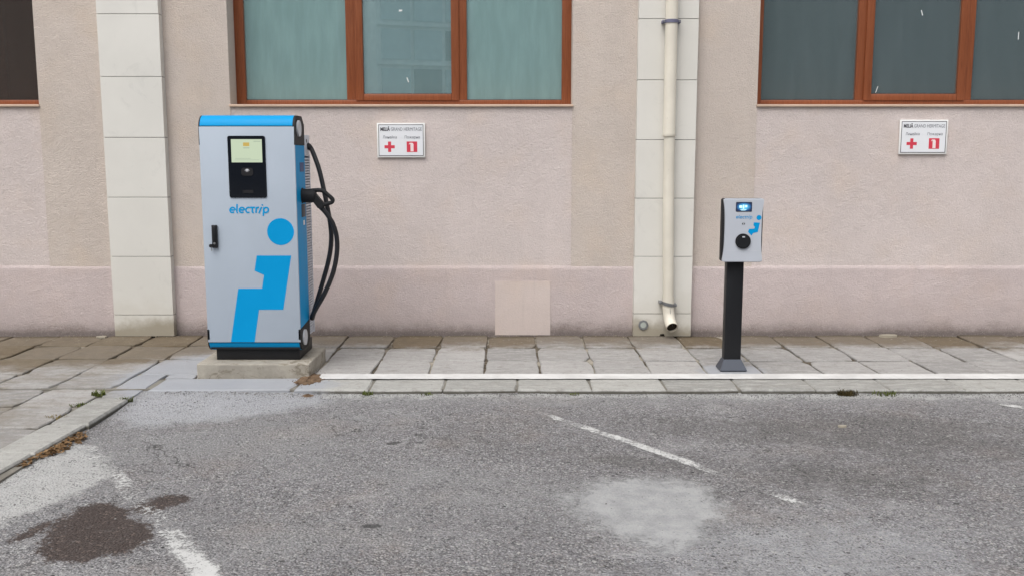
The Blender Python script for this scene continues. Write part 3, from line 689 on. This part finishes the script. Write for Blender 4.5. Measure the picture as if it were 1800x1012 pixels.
curtain(-4.55, -4.05, .33, CURT_R, 'dark brown sheet in the window at the top left corner', .003, .3, 'flat_sheet')
curtain(-7.2, -4.57, .32, CURT_R2, 'lighter brown sheet at the very left edge of the photo', .003, .3, 'flat_sheet')  # flat brown sheets behind the left window glass

# ------------------------------------------------------------------ downpipe
dp = empty('downpipe', (1.35, -.155, 0), 'cream rainwater downpipe clamped to the stone pilaster', 'downpipe')
tb('upper_pipe', [(1.353, -.158, z) for z in (1.77, 1.79, 3, TOP)], [.054, .052, .052, .052], PIPE, dp, 24)
tb('lower_pipe', [(1.356, -.156, 1.83), (1.362, -.156, 1.2), (1.372, -.156, .62), (1.374, -.157, .60), (1.378, -.157, .36)], [.047, .047, .047, .0455, .0455], PIPE, dp, 24)
tb('pipe_joint', [(1.3535, -.158, 1.762), (1.3535, -.158, 1.769), (1.3535, -.158, 1.79)], [.054, .0565, .056], PIPE, dp, 24)
bm = bmesh.new()
path = smooth_path([(1.378, -.157, .37), (1.380, -.158, .28), (1.386, -.168, .205), (1.394, -.205, .145), (1.402, -.262, .112)], 6)
a = tube(bm, path, .051, 22, False); b_ = tube(bm, path, .047, 22, False)
for k in range(22): bm.faces.new((a[-1][k], a[-1][(k + 1) % 22], b_[-1][(k + 1) % 22], b_[-1][k]))
link('outlet_elbow', fin(bm, 'outlet_elbow', True, 60), PIPE, dp)
tb('outlet_inner_shade', [path[-7], path[-5], path[-3]], .0466, simple('pipe_inner_dark', srgb(52, 46, 40), .95, .1), dp, 22)  # dark plug standing in for the shade inside the open pipe end
tb('elbow_seam', [p + Vector((-.006, -.052, 0)) if False else p + Vector((.008, -.0505, -.004)) for p in path[6:21]], .002, DARKG, dp, 6)
def clamp(z, x, mat, r=.058, tilt=0, lugs=True):
    bm = bmesh.new(); ring = [(x + r * math.cos(R(t)), -.158 + r * math.sin(R(t)), z + tilt * math.cos(R(t))) for t in range(180, 361, 12)]
    prev = None
    for p in ring:
        d = Vector((p[0] - x, p[1] + .158, 0)).normalized()
        cur = [bm.verts.new(Vector(p) + d * q + Vector((0, 0, h))) for q, h in ((0, -.014), (.004, -.014), (.004, .014), (0, .014))]
        if prev:
            for k in range(4): bm.faces.new((prev[k], prev[(k + 1) % 4], cur[(k + 1) % 4], cur[k]))
        prev = cur
    for sx in (-1, 1):
        zz = z + tilt * sx
        bbox(bm, x + sx * (r + .010) - .014, x + sx * (r + .010) + .014, -.170, -.088, zz - .012, zz + .012, .003)
    c = link('pipe_clamp', fin(bm, 'pipe_clamp', True), mat, dp)
    for sx in (-1, 1): tb('bolt', [(x + sx * (r + .012), -.171, z + tilt * sx), (x + sx * (r + .012), -.182, z + tilt * sx)], .008, STEEL, c, 8)
clamp(2.724, 1.353, BLUEGREY, .054, .0); clamp(.305, 1.378, STEEL, .053, -.012)
adopt(dp)
cap = empty('access_cap', (1.172, -.095, .108), 'small round metal cap low on the pilaster beside the downpipe outlet', 'access cap')
pr('plate', circ(1.172, .106, .046, 8), 'y', -.0985, -.0905, STEEL, cap, bev=.002); pr('ring', circ(1.172, .106, .026, 14), 'y', -.102, -.0986, simple('worn_zinc', srgb(170, 176, 170), .6, .4), cap)
for t in range(0, 360, 90): tb('bolt', [(1.172 + .036 * math.cos(R(t + 22)), -.0986, .106 + .036 * math.sin(R(t + 22))), (1.172 + .036 * math.cos(R(t + 22)), -.104, .106 + .036 * math.sin(R(t + 22)))], .005, STEEL, cap, 6)
adopt(cap)

# ------------------------------------------------------------------ signs
def sign(x, z, label, y=-.0065, rot=0.):
    w, h = .42, .298
    s = empty('wall_sign', (x, y, z - h / 2), label, 'sign', 'white emergency parking signs')
    x0, x1, z0, z1 = x - w / 2, x + w / 2, z - h / 2, z + h / 2
    box('board', x0, x1, y - .022, y - .006, z0, z1, WHITEE, s, .002)
    box('mount', x0 + .06, x1 - .06, y - .0058, y + .002, z0 + .05, z1 - .05, STEEL, s)
    f = y - .0235; bm = bmesh.new()
    i0, i1, j0, j1 = x0 + .013, x1 - .013, z0 + .013, z1 - .013; t = .005
    for q in ((i0, i1, j0, j0 + t), (i0, i1, j1 - t, j1), (i0, i0 + t, j0 + t, j1 - t), (i1 - t, i1, j0 + t, j1 - t)): bbox(bm, q[0], q[1], f, y - .0221, q[2], q[3])
    link('border_line', fin(bm, 'border_line'), INK, s)
    box('face', i0 + t, i1 - t, y - .0228, y - .0221, j0 + t, j1 - t, WHITEP, s)
    text('lettering', 'MELIÃ', .042, x0 + .030, f - .0006, z1 - .068, INK, s, bold=.0012, width=.083)
    text('lettering', 'GRAND HERMITAGE', .042, x0 + .121, f - .0006, z1 - .068, INK2, s, width=.270)
    text('lettering', 'Линейка', .034, x0 + .050, f - .0006, z1 - .134, INK2, s, width=.122)
    text('lettering', 'Пожарна', .034, x0 + .240, f - .0006, z1 - .134, INK2, s, width=.132)
    cx, cz = x0 + .109, z0 + .092; a, b = .0135, .045
    pr('red_cross', [(cx + p[0], cz + p[1]) for p in ((-a, -b), (a, -b), (a, -a), (b, -a), (b, a), (a, a), (a, b), (-a, b), (-a, a), (-b, a), (-b, -a), (-a, -a))], 'y', f, y - .0221, RED, s)
    cx = x0 + .305
    sq = box('fire_symbol', cx - .046, cx + .046, f, y - .0221, cz - .046, cz + .046, RED, s)
    pr('extinguisher', [(cx + p[0], cz + p[1]) for p in ((-.013, -.040), (.014, -.040), (.014, .022), (.006, .034), (-.006, .035), (-.020, .034), (-.028, .022), (-.024, .020), (-.013, .027))], 'y', f - .0008, f - .0001, PINKW, sq)
    adopt(s)
    for ch in s.children:
        pass
    return s
s1 = sign(-.972, 1.732, 'white sign with red cross under the window between charger and downpipe')
s2 = sign(3.603, 1.760, 'white sign with red cross on the wall right of the small charging post')
s2.rotation_euler = (0, 0, 0)

# ------------------------------------------------------------------ concrete plinth and fast charger
def rough_block(x0, x1, y0, y1, z0, z1, nseg=14):
    bm = bmesh.new(); bbox(bm, x0, x1, y0, y1, z0, z1, .008, 2)
    bmesh.ops.subdivide_edges(bm, edges=[e for e in bm.edges if e.calc_length() > .05], cuts=nseg, use_grid_fill=True)
    for v in bm.verts:
        n_ = float(fbm(np.array(v.co.x * 9 + v.co.z * 7), np.array(v.co.y * 9 + v.co.z * 5), 44)) - .5
        v.co += Vector((v.co.x - (x0 + x1) / 2, v.co.y - (y0 + y1) / 2, 0)).normalized() * n_ * .010
        if v.co.z > z1 - .03: v.co.z += n_ * .004
    return bm
tag(link('concrete_plinth', fin(rough_block(-2.284, -1.470, -1.694, -1.08, -.03, .105), 'concrete_plinth', True, 60), PLINTH), 'rough cast concrete plinth under the tall blue charger', 'plinth')

ch = empty('fast_charger', (-1.88, -1.35, .107), 'tall light grey and blue electric car charger standing on a concrete plinth', 'car charger')
XL, XR, YF, YB = -2.222, -1.548, -1.600, -1.10
box('base', -2.180, -1.566, -1.552, -1.12, .107, .20, BLACK, ch, .003)
ZC0, ZC1, RC = .265, 1.790, .09
inner = [(YF + .02, .20), (YF + .02, 1.86), (-1.30, 1.86), (-1.30, .20)]
box('body_shell', XL + .012, XR - .012, YF + .022, -1.29, .19, 1.845, BLACKM, ch)
# front door in grey, a shadow gap away from the blue covers
door = box('front_door', XL - .0025, XR + .0022, YF, YF + .02, .2455, 1.7985, GREY, ch, .004)
def arc_yz(cy, cz, r, a0, a1, n=14): return [(cy + r * math.cos(R(a0 + (a1 - a0) * i / n)), cz + r * math.sin(R(a0 + (a1 - a0) * i / n))) for i in range(n + 1)]
ct = YF + RC
top = [(YF + .001, 1.804)] + arc_yz(ct, ZC1, RC, 171, 90) + [(-1.36, 1.88), (-1.36, 1.85), (ct, 1.85)] + [(YF + .03, 1.804)]
pr('top_cover', top, 'x', XL + .006, XR - .010, BLUE, ch, True)
bot = [(YF + .001, .240)] + arc_yz(ct, ZC0, RC, 196, 270) + [(-1.36, .175), (-1.36, .20), (ct, .20)] + [(YF + .03, .240)]
pr('bottom_cover', bot, 'x', XL + .006, XR - .010, BLUE, ch, True)
for sx, xa in ((-1, XL), (1, XR)):
    xo = xa + .004 * sx; xi = xa - .012 * sx
    # black end caps with light grey discs, top and bottom
    cap1 = [(YF + .0, ZC1 - .12)] + arc_yz(ct, ZC1, RC - .001, 180, 90) + [(-1.36, ZC1 + RC - .001), (-1.285, ZC1 + .03), (-1.285, ZC1 - .12)]
    cp = pr('end_cap', cap1, 'x', xi, xo, BLACKM, ch, True); pr('disc', circ(ct + .028, ZC1 - .002, .058, 36), 'x', xo, xo + .012 * sx, DISC, cp, True, .003)
    cap2 = [(YF + .0, ZC0 + .075)] + [(YF, ZC0)] + arc_yz(ct, ZC0, RC - .001, 180, 270) + [(-1.36, ZC0 - RC + .001), (-1.285, ZC0 - .05), (-1.285, ZC0 + .10)]
    cp = pr('end_cap', cap2, 'x', xi, xo, BLACKM, ch, True); pr('disc', circ(ct + .028, ZC0 - .002, .058, 36), 'x', xo, xo + .012 * sx, DISC, cp, True, .003)
    pr('side_panel', [(YF + .004, ZC0 + .0765), (YF + .004, ZC1 - .1215), (-1.285, ZC1 - .1215), (-1.285, ZC0 + .1015)], 'x', xi, xa + .0015 * sx, BLUE, ch)
side = XR + .0015
# rear cabinet with louvred heat exchanger
box('rear_cabinet', XL + .03, XR - .030, -1.288, YB, .22, 1.75, BLACKM, ch, .004)
for sx, xa in ((1, XR), (-1, XL)):
    a_, b_ = sorted((xa - .0298 * sx, xa + .002 * sx))
    box('gland_plate', a_, b_, -1.284, YB, 1.592, 1.748, FIN, ch, .003)
    box('louvre_frame', a_, b_, YB - .012, YB + .004, .235, 1.5915, FIN, ch, .002)
    bm = bmesh.new()
    for k in range(66):
        z = .245 + k * .0203
        prism(bm, [(xa - .0295 * sx, z + .012), (xa + .001 * sx, z), (xa + .001 * sx, z + .0125), (xa - .0295 * sx, z + .0175)], 'y', -1.2845, YB - .0122)
    tag(link('heat_fins', fin(bm, 'heat_fins'), FIN, ch), 'stack of thin grey horizontal fins on the charger side', kind='stuff')
# display
dpn = pr('display_panel', rrect(-2.021, -1.754, 1.296, 1.733, .014), 'y', YF - .006, YF + .002, GLOSSB, ch, True)
lcd = box('screen', -1.996, -1.777, YF - .0068, YF - .0062, 1.546, 1.709, LCD, dpn)
for q in ((-1.910, -1.866, 1.660, 1.686, LCD_I), (-1.835, -1.786, 1.692, 1.697, LCD_T), (-1.975, -1.80, 1.562, 1.565, LCD_T), (-1.97, -1.86, 1.572, 1.575, LCD_T), (-1.91, -1.866, 1.645, 1.651, LCD_T)):
    box('screen_print', q[0], q[1], YF - .0074, YF - .0069, q[2], q[3], q[4], dpn)
rd = pr('card_reader', rrect(-1.930, -1.846, 1.452, 1.508, .018), 'y', YF - .0085, YF - .0061, BLACKM, dpn, True)
bm = bmesh.new()
for r in (.008, .015, .022): ribbon(bm, circ(-1.888, 1.474, r, 8, 40, 140, False), .003, YF - .0092)
bbox(bm, -1.896, -1.880, YF - .0093, YF - .0090, 1.486, 1.500)
link('reader_mark', fin(bm, 'reader_mark'), DISC, dpn)
box('card_slot', -1.925, -1.85, YF - .0072, YF - .0061, 1.33, 1.35, BLACKM, dpn)
# printed name and figure
wordmark('wordmark', -2.028, 1.1865, .0425, YF - .0012, BLUE, ch, .26)
fig = [(-1.844, .880), (-1.595, .880), (-1.665, .487), (-1.842, .487), (-1.883, .2475), (-2.056, .2475), (-1.987, .641), (-1.814, .641), (-1.797, .739), (-1.864, .770)]
pr('printed_figure', fig, 'y', YF - .0012, YF + .001, BLUE, ch); pr('printed_dot', circ(-1.666, 1.052, .0965, 48), 'y', YF - .0012, YF + .001, BLUE, ch)
# lever handle with keys
hd = box('door_handle', -2.157, -2.119, YF - .022, YF - .0002, .936, 1.100, BLACKM, ch, .004)
box('lever', -2.150, -2.126, YF - .034, YF - .0222, .985, 1.096, BLACK, hd, .005); pr('lock', circ(-2.138, .970, .008, 16), 'y', YF - .027, YF - .0221, STEEL, hd)
pr('key_fob', circ(-2.163, .953, .013, 14), 'y', YF - .034, YF - .026, BLACKM, hd, bev=.002); box('key', -2.162, -2.156, YF - .030, YF - .028, .915, .944, STEEL, hd)
# side details
box('holster_recess', side - .002, side + .002, -1.455, -1.330, 1.478, 1.545, NAVY, ch); box('holster_socket', side - .002, side + .003, -1.440, -1.315, 1.145, 1.240, DARKG, ch, .002)
box('rating_label', side - .001, side + .0015, -1.395, -1.345, 1.085, 1.120, WHITEE, ch)
# cable and plug
cb = [(-1.548, -1.17, 1.668), (-1.522, -1.17, 1.652), (-1.490, -1.19, 1.585), (-1.452, -1.22, 1.485), (-1.424, -1.24, 1.37), (-1.398, -1.26, 1.25), (-1.372, -1.27, 1.10), (-1.366, -1.27, .97), (-1.388, -1.26, .83), (-1.440, -1.25, .655), (-1.493, -1.25, .49),
      (-1.516, -1.262, .41), (-1.522, -1.290, .372), (-1.516, -1.322, .392), (-1.478, -1.335, .46), (-1.415, -1.345, .565), (-1.345, -1.355, .72), (-1.310, -1.36, .87), (-1.306, -1.37, .99), (-1.325, -1.385, 1.085), (-1.362, -1.395, 1.155), (-1.400, -1.40, 1.205), (-1.425, -1.40, 1.235)]
tb('cable', smooth_path(cb, 6), .0175, CABLE, ch, 14)
tb('cable_gland', [(-1.552, -1.17, 1.672), (-1.535, -1.17, 1.662), (-1.520, -1.172, 1.645)], [.024, .024, .019], BLACKM, ch, 16)
pr('gland_hole', circ(-1.21, 1.705, .014, 18), 'x', XR + .0015, XR + .0032, BLACKM, ch)
bm = bmesh.new()
tube(bm, [(-1.556, -1.40, 1.303), (-1.545, -1.40, 1.303), (-1.540, -1.40, 1.303), (-1.470, -1.40, 1.300), (-1.452, -1.40, 1.296)], [.056, .058, .052, .050, .042], 20)
pl = link('charging_plug', fin(bm, 'charging_plug', True, 40), BLACKM, ch)
pr('plug_grip', [(-1.490, 1.338), (-1.462, 1.338), (-1.392, 1.252), (-1.385, 1.232), (-1.412, 1.208), (-1.430, 1.212), (-1.460, 1.252), (-1.492, 1.262)], 'y', -1.428, -1.372, BLACKM, pl, True, .010)
tb('plug_loop', smooth_path([(-1.500, -1.40, 1.338), (-1.44, -1.40, 1.343), (-1.395, -1.40, 1.338), (-1.362, -1.40, 1.312), (-1.326, -1.40, 1.278), (-1.328, -1.40, 1.256), (-1.352, -1.40, 1.246), (-1.385, -1.40, 1.236), (-1.405, -1.40, 1.232)], 5), .0155, BLACKM, pl, 12)
tb('cable_boot', [(-1.395, -1.40, 1.200), (-1.412, -1.40, 1.222), (-1.425, -1.40, 1.24)], [.018, .022, .026], BLACK, pl, 14)
adopt(ch)

# ------------------------------------------------------------------ small charging post
po = empty('charging_post', (1.66, -1.40, .001), 'small silver charging box on a slim black post near the kerb', 'charging post')
bm = bmesh.new()
q0 = [(1.560, -1.475), (1.760, -1.475), (1.760, -1.305), (1.560, -1.305)]; q1 = [(1.594, -1.422), (1.726, -1.422), (1.726, -1.335), (1.594, -1.335)]
va = [bm.verts.new((x, y, .001)) for x, y in q0]; vb0 = [bm.verts.new((x, y, .006)) for x, y in q0]; vb = [bm.verts.new((x, y, .080)) for x, y in q1]
bm.faces.new(va[::-1]); bm.faces.new(vb)
for i in range(4):
    j = (i + 1) % 4; bm.faces.new((va[i], va[j], vb0[j], vb0[i])); bm.faces.new((vb0[i], vb0[j], vb[j], vb[i]))
bmesh.ops.bevel(bm, geom=bm.edges[:], offset=.002, segments=2, affect='EDGES')
link('foot_cover', fin(bm, 'foot_cover', True, 25), FLARE, po)
box('post', 1.597, 1.723, -1.420, -1.337, .075, .86, BLACK, po, .006, 3)
# housing: straight black back, waisted silver front
box('back_housing', 1.5385, 1.8395, -1.478, -1.398, .822, 1.285, BLACKM, po, .016, 3)
def waist(zz, w0=.1500, wi=.0165):
    t = (zz - 1.053) / .232
    return w0 - wi * (1 - abs(t) ** 3.2)
cxp = 1.689; out = []
zs = [.822 + .463 * k / 28 for k in range(29)]
zt = [z for z in zs if .836 < z < 1.271]
rt = [(cxp + waist(z), z) for z in zt]; lf = [(cxp - waist(z), z) for z in zt[::-1]]
outl = [(cxp + .132, .822), (cxp + .146, .828)] + rt + [(cxp + .146, 1.279), (cxp + .132, 1.285), (cxp - .132, 1.285), (cxp - .146, 1.279)] + lf + [(cxp - .146, .828), (cxp - .132, .822)]
bm = bmesh.new(); prism(bm, outl, 'y', -1.500, -1.4775)
bmesh.ops.bevel(bm, geom=[e for e in bm.edges if abs(e.verts[0].co.y + 1.5) < 1e-5 and abs(e.verts[1].co.y + 1.5) < 1e-5], offset=.005, segments=3, affect='EDGES')
fr = link('front_cover', fin(bm, 'front_cover', True, 50), SILVER, po)
pr('seam', [(cxp - .125, .905), (cxp + .125, .905), (cxp + .125, .9065), (cxp - .125, .9065)], 'y', -1.5006, -1.4995, DISC, fr)
sc_ = pr('screen_bezel', rrect(1.630, 1.747, 1.190, 1.260, .006), 'y', -1.5018, -1.499, GLOSSB, fr, True)
bm = bmesh.new(); bbox(bm, -.055, .055, -.0004, .0004, -.031, .031)
lo = link('screen', fin(bm, 'screen'), LCD2, po, (1.6885, -1.5023, 1.225))
for q in ((1.655, 1.675, 1.218, 1.236), (1.680, 1.690, 1.212, 1.240), (1.696, 1.712, 1.222, 1.238), (1.662, 1.708, 1.205, 1.2085), (1.668, 1.70, 1.199, 1.202)):
    box('screen_icon', q[0], q[1], -1.5034, -1.5028, q[2], q[3], LCD2W, po)
wordmark('wordmark', 1.633, 1.140, .0178, -1.5008, BLUE, po, .2)
pr('printed_dot', circ(1.801, 1.147, .0182, 28), 'y', -1.5012, -1.4995, BLUE, fr)
pr('printed_figure', [(1.764, 1.112), (1.809, 1.110), (1.796, 1.042), (1.762, 1.034), (1.750, 1.016), (1.725, 1.042), (1.731, 1.064), (1.769, 1.066), (1.774, 1.078), (1.762, 1.091)], 'y', -1.5012, -1.4995, BLUE, fr)
box('reader_mark', 1.679, 1.700, -1.5012, -1.4998, 1.096, 1.108, DARKG, fr); box('reader_mark', 1.686, 1.693, -1.5018, -1.5013, 1.099, 1.104, WHITEE, fr)
sk = pr('socket_ring', circ(1.689, .975, .0555, 40), 'y', -1.512, -1.499, BLACKM, fr, True, .003)
pr('socket_lid', circ(1.689, .975, .047, 40), 'y', -1.518, -1.5121, BLACK, sk, True, .004) if False else pr('socket_lid', circ(1.689, .975, .047, 40), 'y', -1.518, -1.5121, BLACK, po, True, .004)
text('lid_lettering', 'TYPE 2', .016, 1.689, -1.5186, 1.003, DISC, po, 'CENTER', width=.022) if False else None
box('lid_mark', 1.680, 1.699, -1.5186, -1.5181, 1.003, 1.012, DISC, po)
adopt(po)
for part in (fr, sk):
    for g_ in part.children: g_.matrix_parent_inverse = Matrix.Identity(4)

# ------------------------------------------------------------------ small ground things
def heap(x, y, rx, ry, h, mat, name, label, cat, zb, seed):
    bm = bmesh.new(); nr, na = 9, 48; rings = []
    c = bm.verts.new((x, y, zb + h))
    for i in range(1, nr + 1):
        t = i / nr; ring = []
        for k in range(na):
            a = 2 * math.pi * k / na; rr = t * (1 + .35 * (float(fbm(np.array(math.cos(a) * 1.7 + seed), np.array(math.sin(a) * 1.7), seed)) - .5) * 2)
            zz = zb + h * (1 - t ** 1.4) * random.uniform(.6, 1.15) - (.004 if i == nr else 0)
            rr *= 1 + (random.uniform(-.22, .22) if i == nr else 0); ring.append(bm.verts.new((x + rx * rr * math.cos(a), y + ry * rr * math.sin(a), zz)))
        rings.append(ring)
    for k in range(na): bm.faces.new((c, rings[0][k], rings[0][(k + 1) % na]))
    for i in range(nr - 1):
        for k in range(na): bm.faces.new((rings[i][k], rings[i + 1][k], rings[i + 1][(k + 1) % na], rings[i][(k + 1) % na]))
    for k in range(160):
        a = random.uniform(0, 6.28); d = abs(random.gauss(.9, .3)); px, py, q = x + rx * d * math.cos(a), y + ry * d * math.sin(a), random.uniform(.002, .006)
        v = [bm.verts.new((px + ox * q, py + oy * q, zb + oz * q)) for ox, oy, oz in ((1, 0, 0), (-.7, .8, 0), (-.6, -.9, 0), (.1, 0, 1.1))]
        for f in ((0, 1, 3), (1, 2, 3), (2, 0, 3)): bm.faces.new([v[t] for t in f])
    return tag(link(name, fin(bm, name, True, 60), mat), label, cat)
heap(-1.452, -1.73, .095, .17, .016, SOIL, 'soil_spill', 'brown soil spilled at the right front corner of the concrete plinth', 'soil', .004, 3)
heap(-1.40, -2.085, .05, .045, .016, SOIL, 'soil_spill', 'small brown soil crumbs on the asphalt below the plinth corner', 'soil', -.034, 5)
heap(2.297, -2.065, .07, .04, .02, MOSS, 'moss_clump', 'dark brown moss clump at the kerb right of the charging post', 'moss', -.036, 8)

def tuft(x, y, z, r, h, n_, mat, label, name='grass_tuft'):
    bm = bmesh.new()
    for k in range(n_):
        a = random.uniform(0, 6.28); d = r * math.sqrt(random.random()); bx, by = x + d * math.cos(a), y + d * math.sin(a) * .6
        L = h * random.uniform(.5, 1.1); la = random.uniform(0, 6.28); le = L * random.uniform(.2, .9); w = random.uniform(.002, .0045)
        dx, dy = math.cos(la), math.sin(la)
        p = [(bx - dy * w, by + dx * w, z), (bx + dy * w, by - dx * w, z), (bx + dx * le * .4 + dy * w * .8, by + dy * le * .4 - dx * w * .8, z + L * .65), (bx + dx * le * .4 - dy * w * .8, by + dy * le * .4 + dx * w * .8, z + L * .65), (bx + dx * le, by + dy * le, z + L * .9)]
        v = [bm.verts.new(q) for q in p]; bm.faces.new(v[:4]); bm.faces.new((v[3], v[2], v[4]))
    return tag(link(name, fin(bm, name), mat), label, 'weed', 'weeds in the kerb joints')
tuft(-2.79, -2.17, -.01, .05, .042, 70, GRASS, 'green grass tuft behind the corner kerb stone at left')
tuft(-2.56, -2.29, -.02, .045, .04, 60, GRASS, 'green weed at the road side of the corner kerb joint')
tuft(-2.795, -2.42, -.012, .07, .024, 60, GRASS, 'low weeds in the joint behind the left kerb')
tuft(-2.80, -2.72, -.012, .08, .022, 90, DRYW, 'dry brown weeds in the joint along the left kerb', 'dry_weed')
tuft(2.565, -2.06, -.035, .09, .038, 100, GRASS, 'flat green weed at the kerb beside the moss clump')
tuft(2.30, -2.065, -.03, .075, .042, 150, MOSS, 'dry brown stalks growing out of the moss clump', 'dry_weed')
tuft(-.99, -2.06, -.035, .035, .035, 40, GRASS, 'small green weed at a kerb joint right of the plinth')
tuft(-.58, -2.06, -.035, .05, .022, 40, GRASS, 'low green weeds at the kerb under the left wall sign')
tuft(.43, -2.06, -.035, .04, .022, 30, GRASS, 'tiny green weed at the kerb in the middle')

# dead leaves in the left gutter
bm = bmesh.new()
for k in range(420):
    y = random.uniform(-3.62, -2.98); x = -2.535 - .06 * max(0, -y - 2.6) + abs(random.gauss(0, .035)) * (1.3 if -3.4 < y < -3.05 else .6) + .008
    if random.random() > (1. if -3.42 < y < -3.08 else .45): continue
    s = random.uniform(.008, .022); a = random.uniform(0, 6.28); z = float(road_z(x, y)) + .003 + random.random() * .016
    M4 = Matrix.Translation((x, y, z)) @ Matrix.Rotation(a, 4, 'Z') @ Matrix.Rotation(random.gauss(0, .5), 4, 'X') @ Matrix.Rotation(random.gauss(0, .4), 4, 'Y')
    v = [bm.verts.new(M4 @ Vector((px * s, py * s, pz * s))) for px, py, pz in ((-1, 0, 0), (-.2, .42, .18), (.6, .3, .1), (1, 0, .05), (.6, -.3, .12), (-.2, -.42, .16))]
    bm.faces.new((v[0], v[1], v[2], v[3])); bm.faces.new((v[0], v[3], v[4], v[5]))
tag(link('dry_leaves', fin(bm, 'dry_leaves'), LEAFD), 'drift of dry brown leaves in the gutter of the left kerb', 'leaves', kind='stuff')

# loose grit on the road and along the kerb
bm = bmesh.new()
def pebble(x, y, z, s):
    p = [Vector((random.gauss(0, 1), random.gauss(0, 1), random.gauss(0, .6))).normalized() * s * random.uniform(.7, 1.2) for _ in range(6)]
    p = [Vector((1, .1, 0)), Vector((-1, -.1, .1)), Vector((0, 1, -.1)), Vector((.1, -1, 0)), Vector((0, 0, .7)), Vector((0, .1, -.6))]
    rz = Matrix.Rotation(random.uniform(0, 6.28), 3, 'Z') @ Matrix.Rotation(random.gauss(0, .4), 3, 'X')
    v = [bm.verts.new(Vector((x, y, z + s * .35)) + rz @ Vector((q.x * random.uniform(.6, 1.2), q.y * random.uniform(.6, 1.1), q.z * random.uniform(.6, 1.1))) * s) for q in p]
    for a, b, c in ((0, 2, 4), (2, 1, 4), (1, 3, 4), (3, 0, 4), (2, 0, 5), (1, 2, 5), (3, 1, 5), (0, 3, 5)): bm.faces.new((v[a], v[b], v[c]))
for k in range(2600):
    x = random.uniform(-2.4, 4.6); y = KY - .006 - abs(random.gauss(0, .05))
    pebble(x, y, float(road_z(x, y)), random.uniform(.002, .0065))
for k in range(700):
    x = random.uniform(-2.4, 3.8); y = random.uniform(-5.4, -2.2)
    if x < -2.45: continue
    pebble(x, y, float(road_z(x, y)), random.choice((.002, .003, .003, .004, .006)))
for k in range(400):
    y = random.uniform(-4.5, -2.35); x = -2.515 - .06 * max(0, -y - 2.6) + abs(random.gauss(0, .04)); pebble(x, y, float(road_z(x, y)), random.uniform(.002, .006))
tag(link('grit', fin(bm, 'grit'), PEB), 'loose grit and gravel crumbs on the asphalt along the kerb', 'grit', kind='stuff')
bm = bmesh.new()
for k in range(900):
    x = random.uniform(-4.6, 4.6); y = -.03 - abs(random.gauss(0, .05)) ; pebble(x, y, -.002, random.uniform(.0025, .009) if random.random() < .25 else random.uniform(.002, .004))
for k in range(500):
    x = random.uniform(-4.6, -2.3); y = random.uniform(-3.2, -.05)
    if x > -2.8 and y < -2: continue
    pebble(x, y, .001, random.uniform(.0015, .004))
MORT = simple('mortar_crumb', srgb(150, 140, 122), .9, .2, var=.35)
tag(link('mortar_crumbs', fin(bm, 'mortar_crumbs'), MORT), 'crumbs of mortar and silt at the foot of the wall', 'grit', kind='stuff')
def chip(x, y, sx, sy, h, label):
    pts = [(x + sx * math.cos(R(a)) * random.uniform(.8, 1.1), y + sy * math.sin(R(a)) * random.uniform(.8, 1.1)) for a in range(0, 360, 45)]
    tag(pr('stone_chip', pts, 'z', min(-.002, h - .014), h, TILE, None, bev=.003), label, 'stone chip')
chip(3.36, -.115, .085, .04, .022, 'flat white stone chip lying at the wall under the right sign')
chip(-3.65, -.13, .05, .03, .012, 'pale mortar chip lying at the wall left of the white pilaster')
chip(2.0, -2.83, .028, .02, -.024, 'small white chip on the asphalt below the charging post')

# ------------------------------------------------------------------ across the street (seen mirrored in the panes)
op = empty('office_building', (-20, -44, 0), 'tall glass and panel office building across the street, mirrored in the middle pane', 'building')
ang = R(22)
def fac(u, v, z): return (-6.6 + u * math.cos(ang) - v * math.sin(ang), -38 - u * math.sin(ang) * .9 - v * math.cos(ang), z)
def obox(name, u0, u1, v0, v1, z0, z1, mat, parent):
    bm = bmesh.new(); vs = [bm.verts.new(fac(u, v, z)) for z in (z0, z1) for u, v in ((u0, v0), (u1, v0), (u1, v1), (u0, v1))]
    for f in ((0, 1, 2, 3), (4, 5, 6, 7), (0, 1, 5, 4), (1, 2, 6, 5), (2, 3, 7, 6), (3, 0, 4, 7)): bm.faces.new([vs[i] for i in f])
    return link(name, fin(bm, name), mat, parent)
obox('wall', 0, 5, .1, 4, 0, 24, OPP_W, op)
for fl in range(7):
    z = 2.6 + fl * 1.9
    for k in range(3):
        obox('window', .25 + k * 1.68, 1.72 + k * 1.68, -.02, .09, z, z + 1.45, OPP_G if (fl * 3 + k * 5) % 4 else OPP_D, op)
    obox('ledge', 0, 5, -.12, .095, z + 1.62, z + 1.76, OPP_W, op)
adopt(op)
lb = empty('reflection_block', (0, -46, 0), 'long grey building across the street, mirrored in the window panes', 'building')  # building added out of view to give the panes an even reflection
box('wall', -60, 60, -58, -46, 0, 15, OPP_D, lb); box('roof', -60.5, 60.5, -58.5, -45.6, 15, 15.4, OPP_D, lb); adopt(lb)
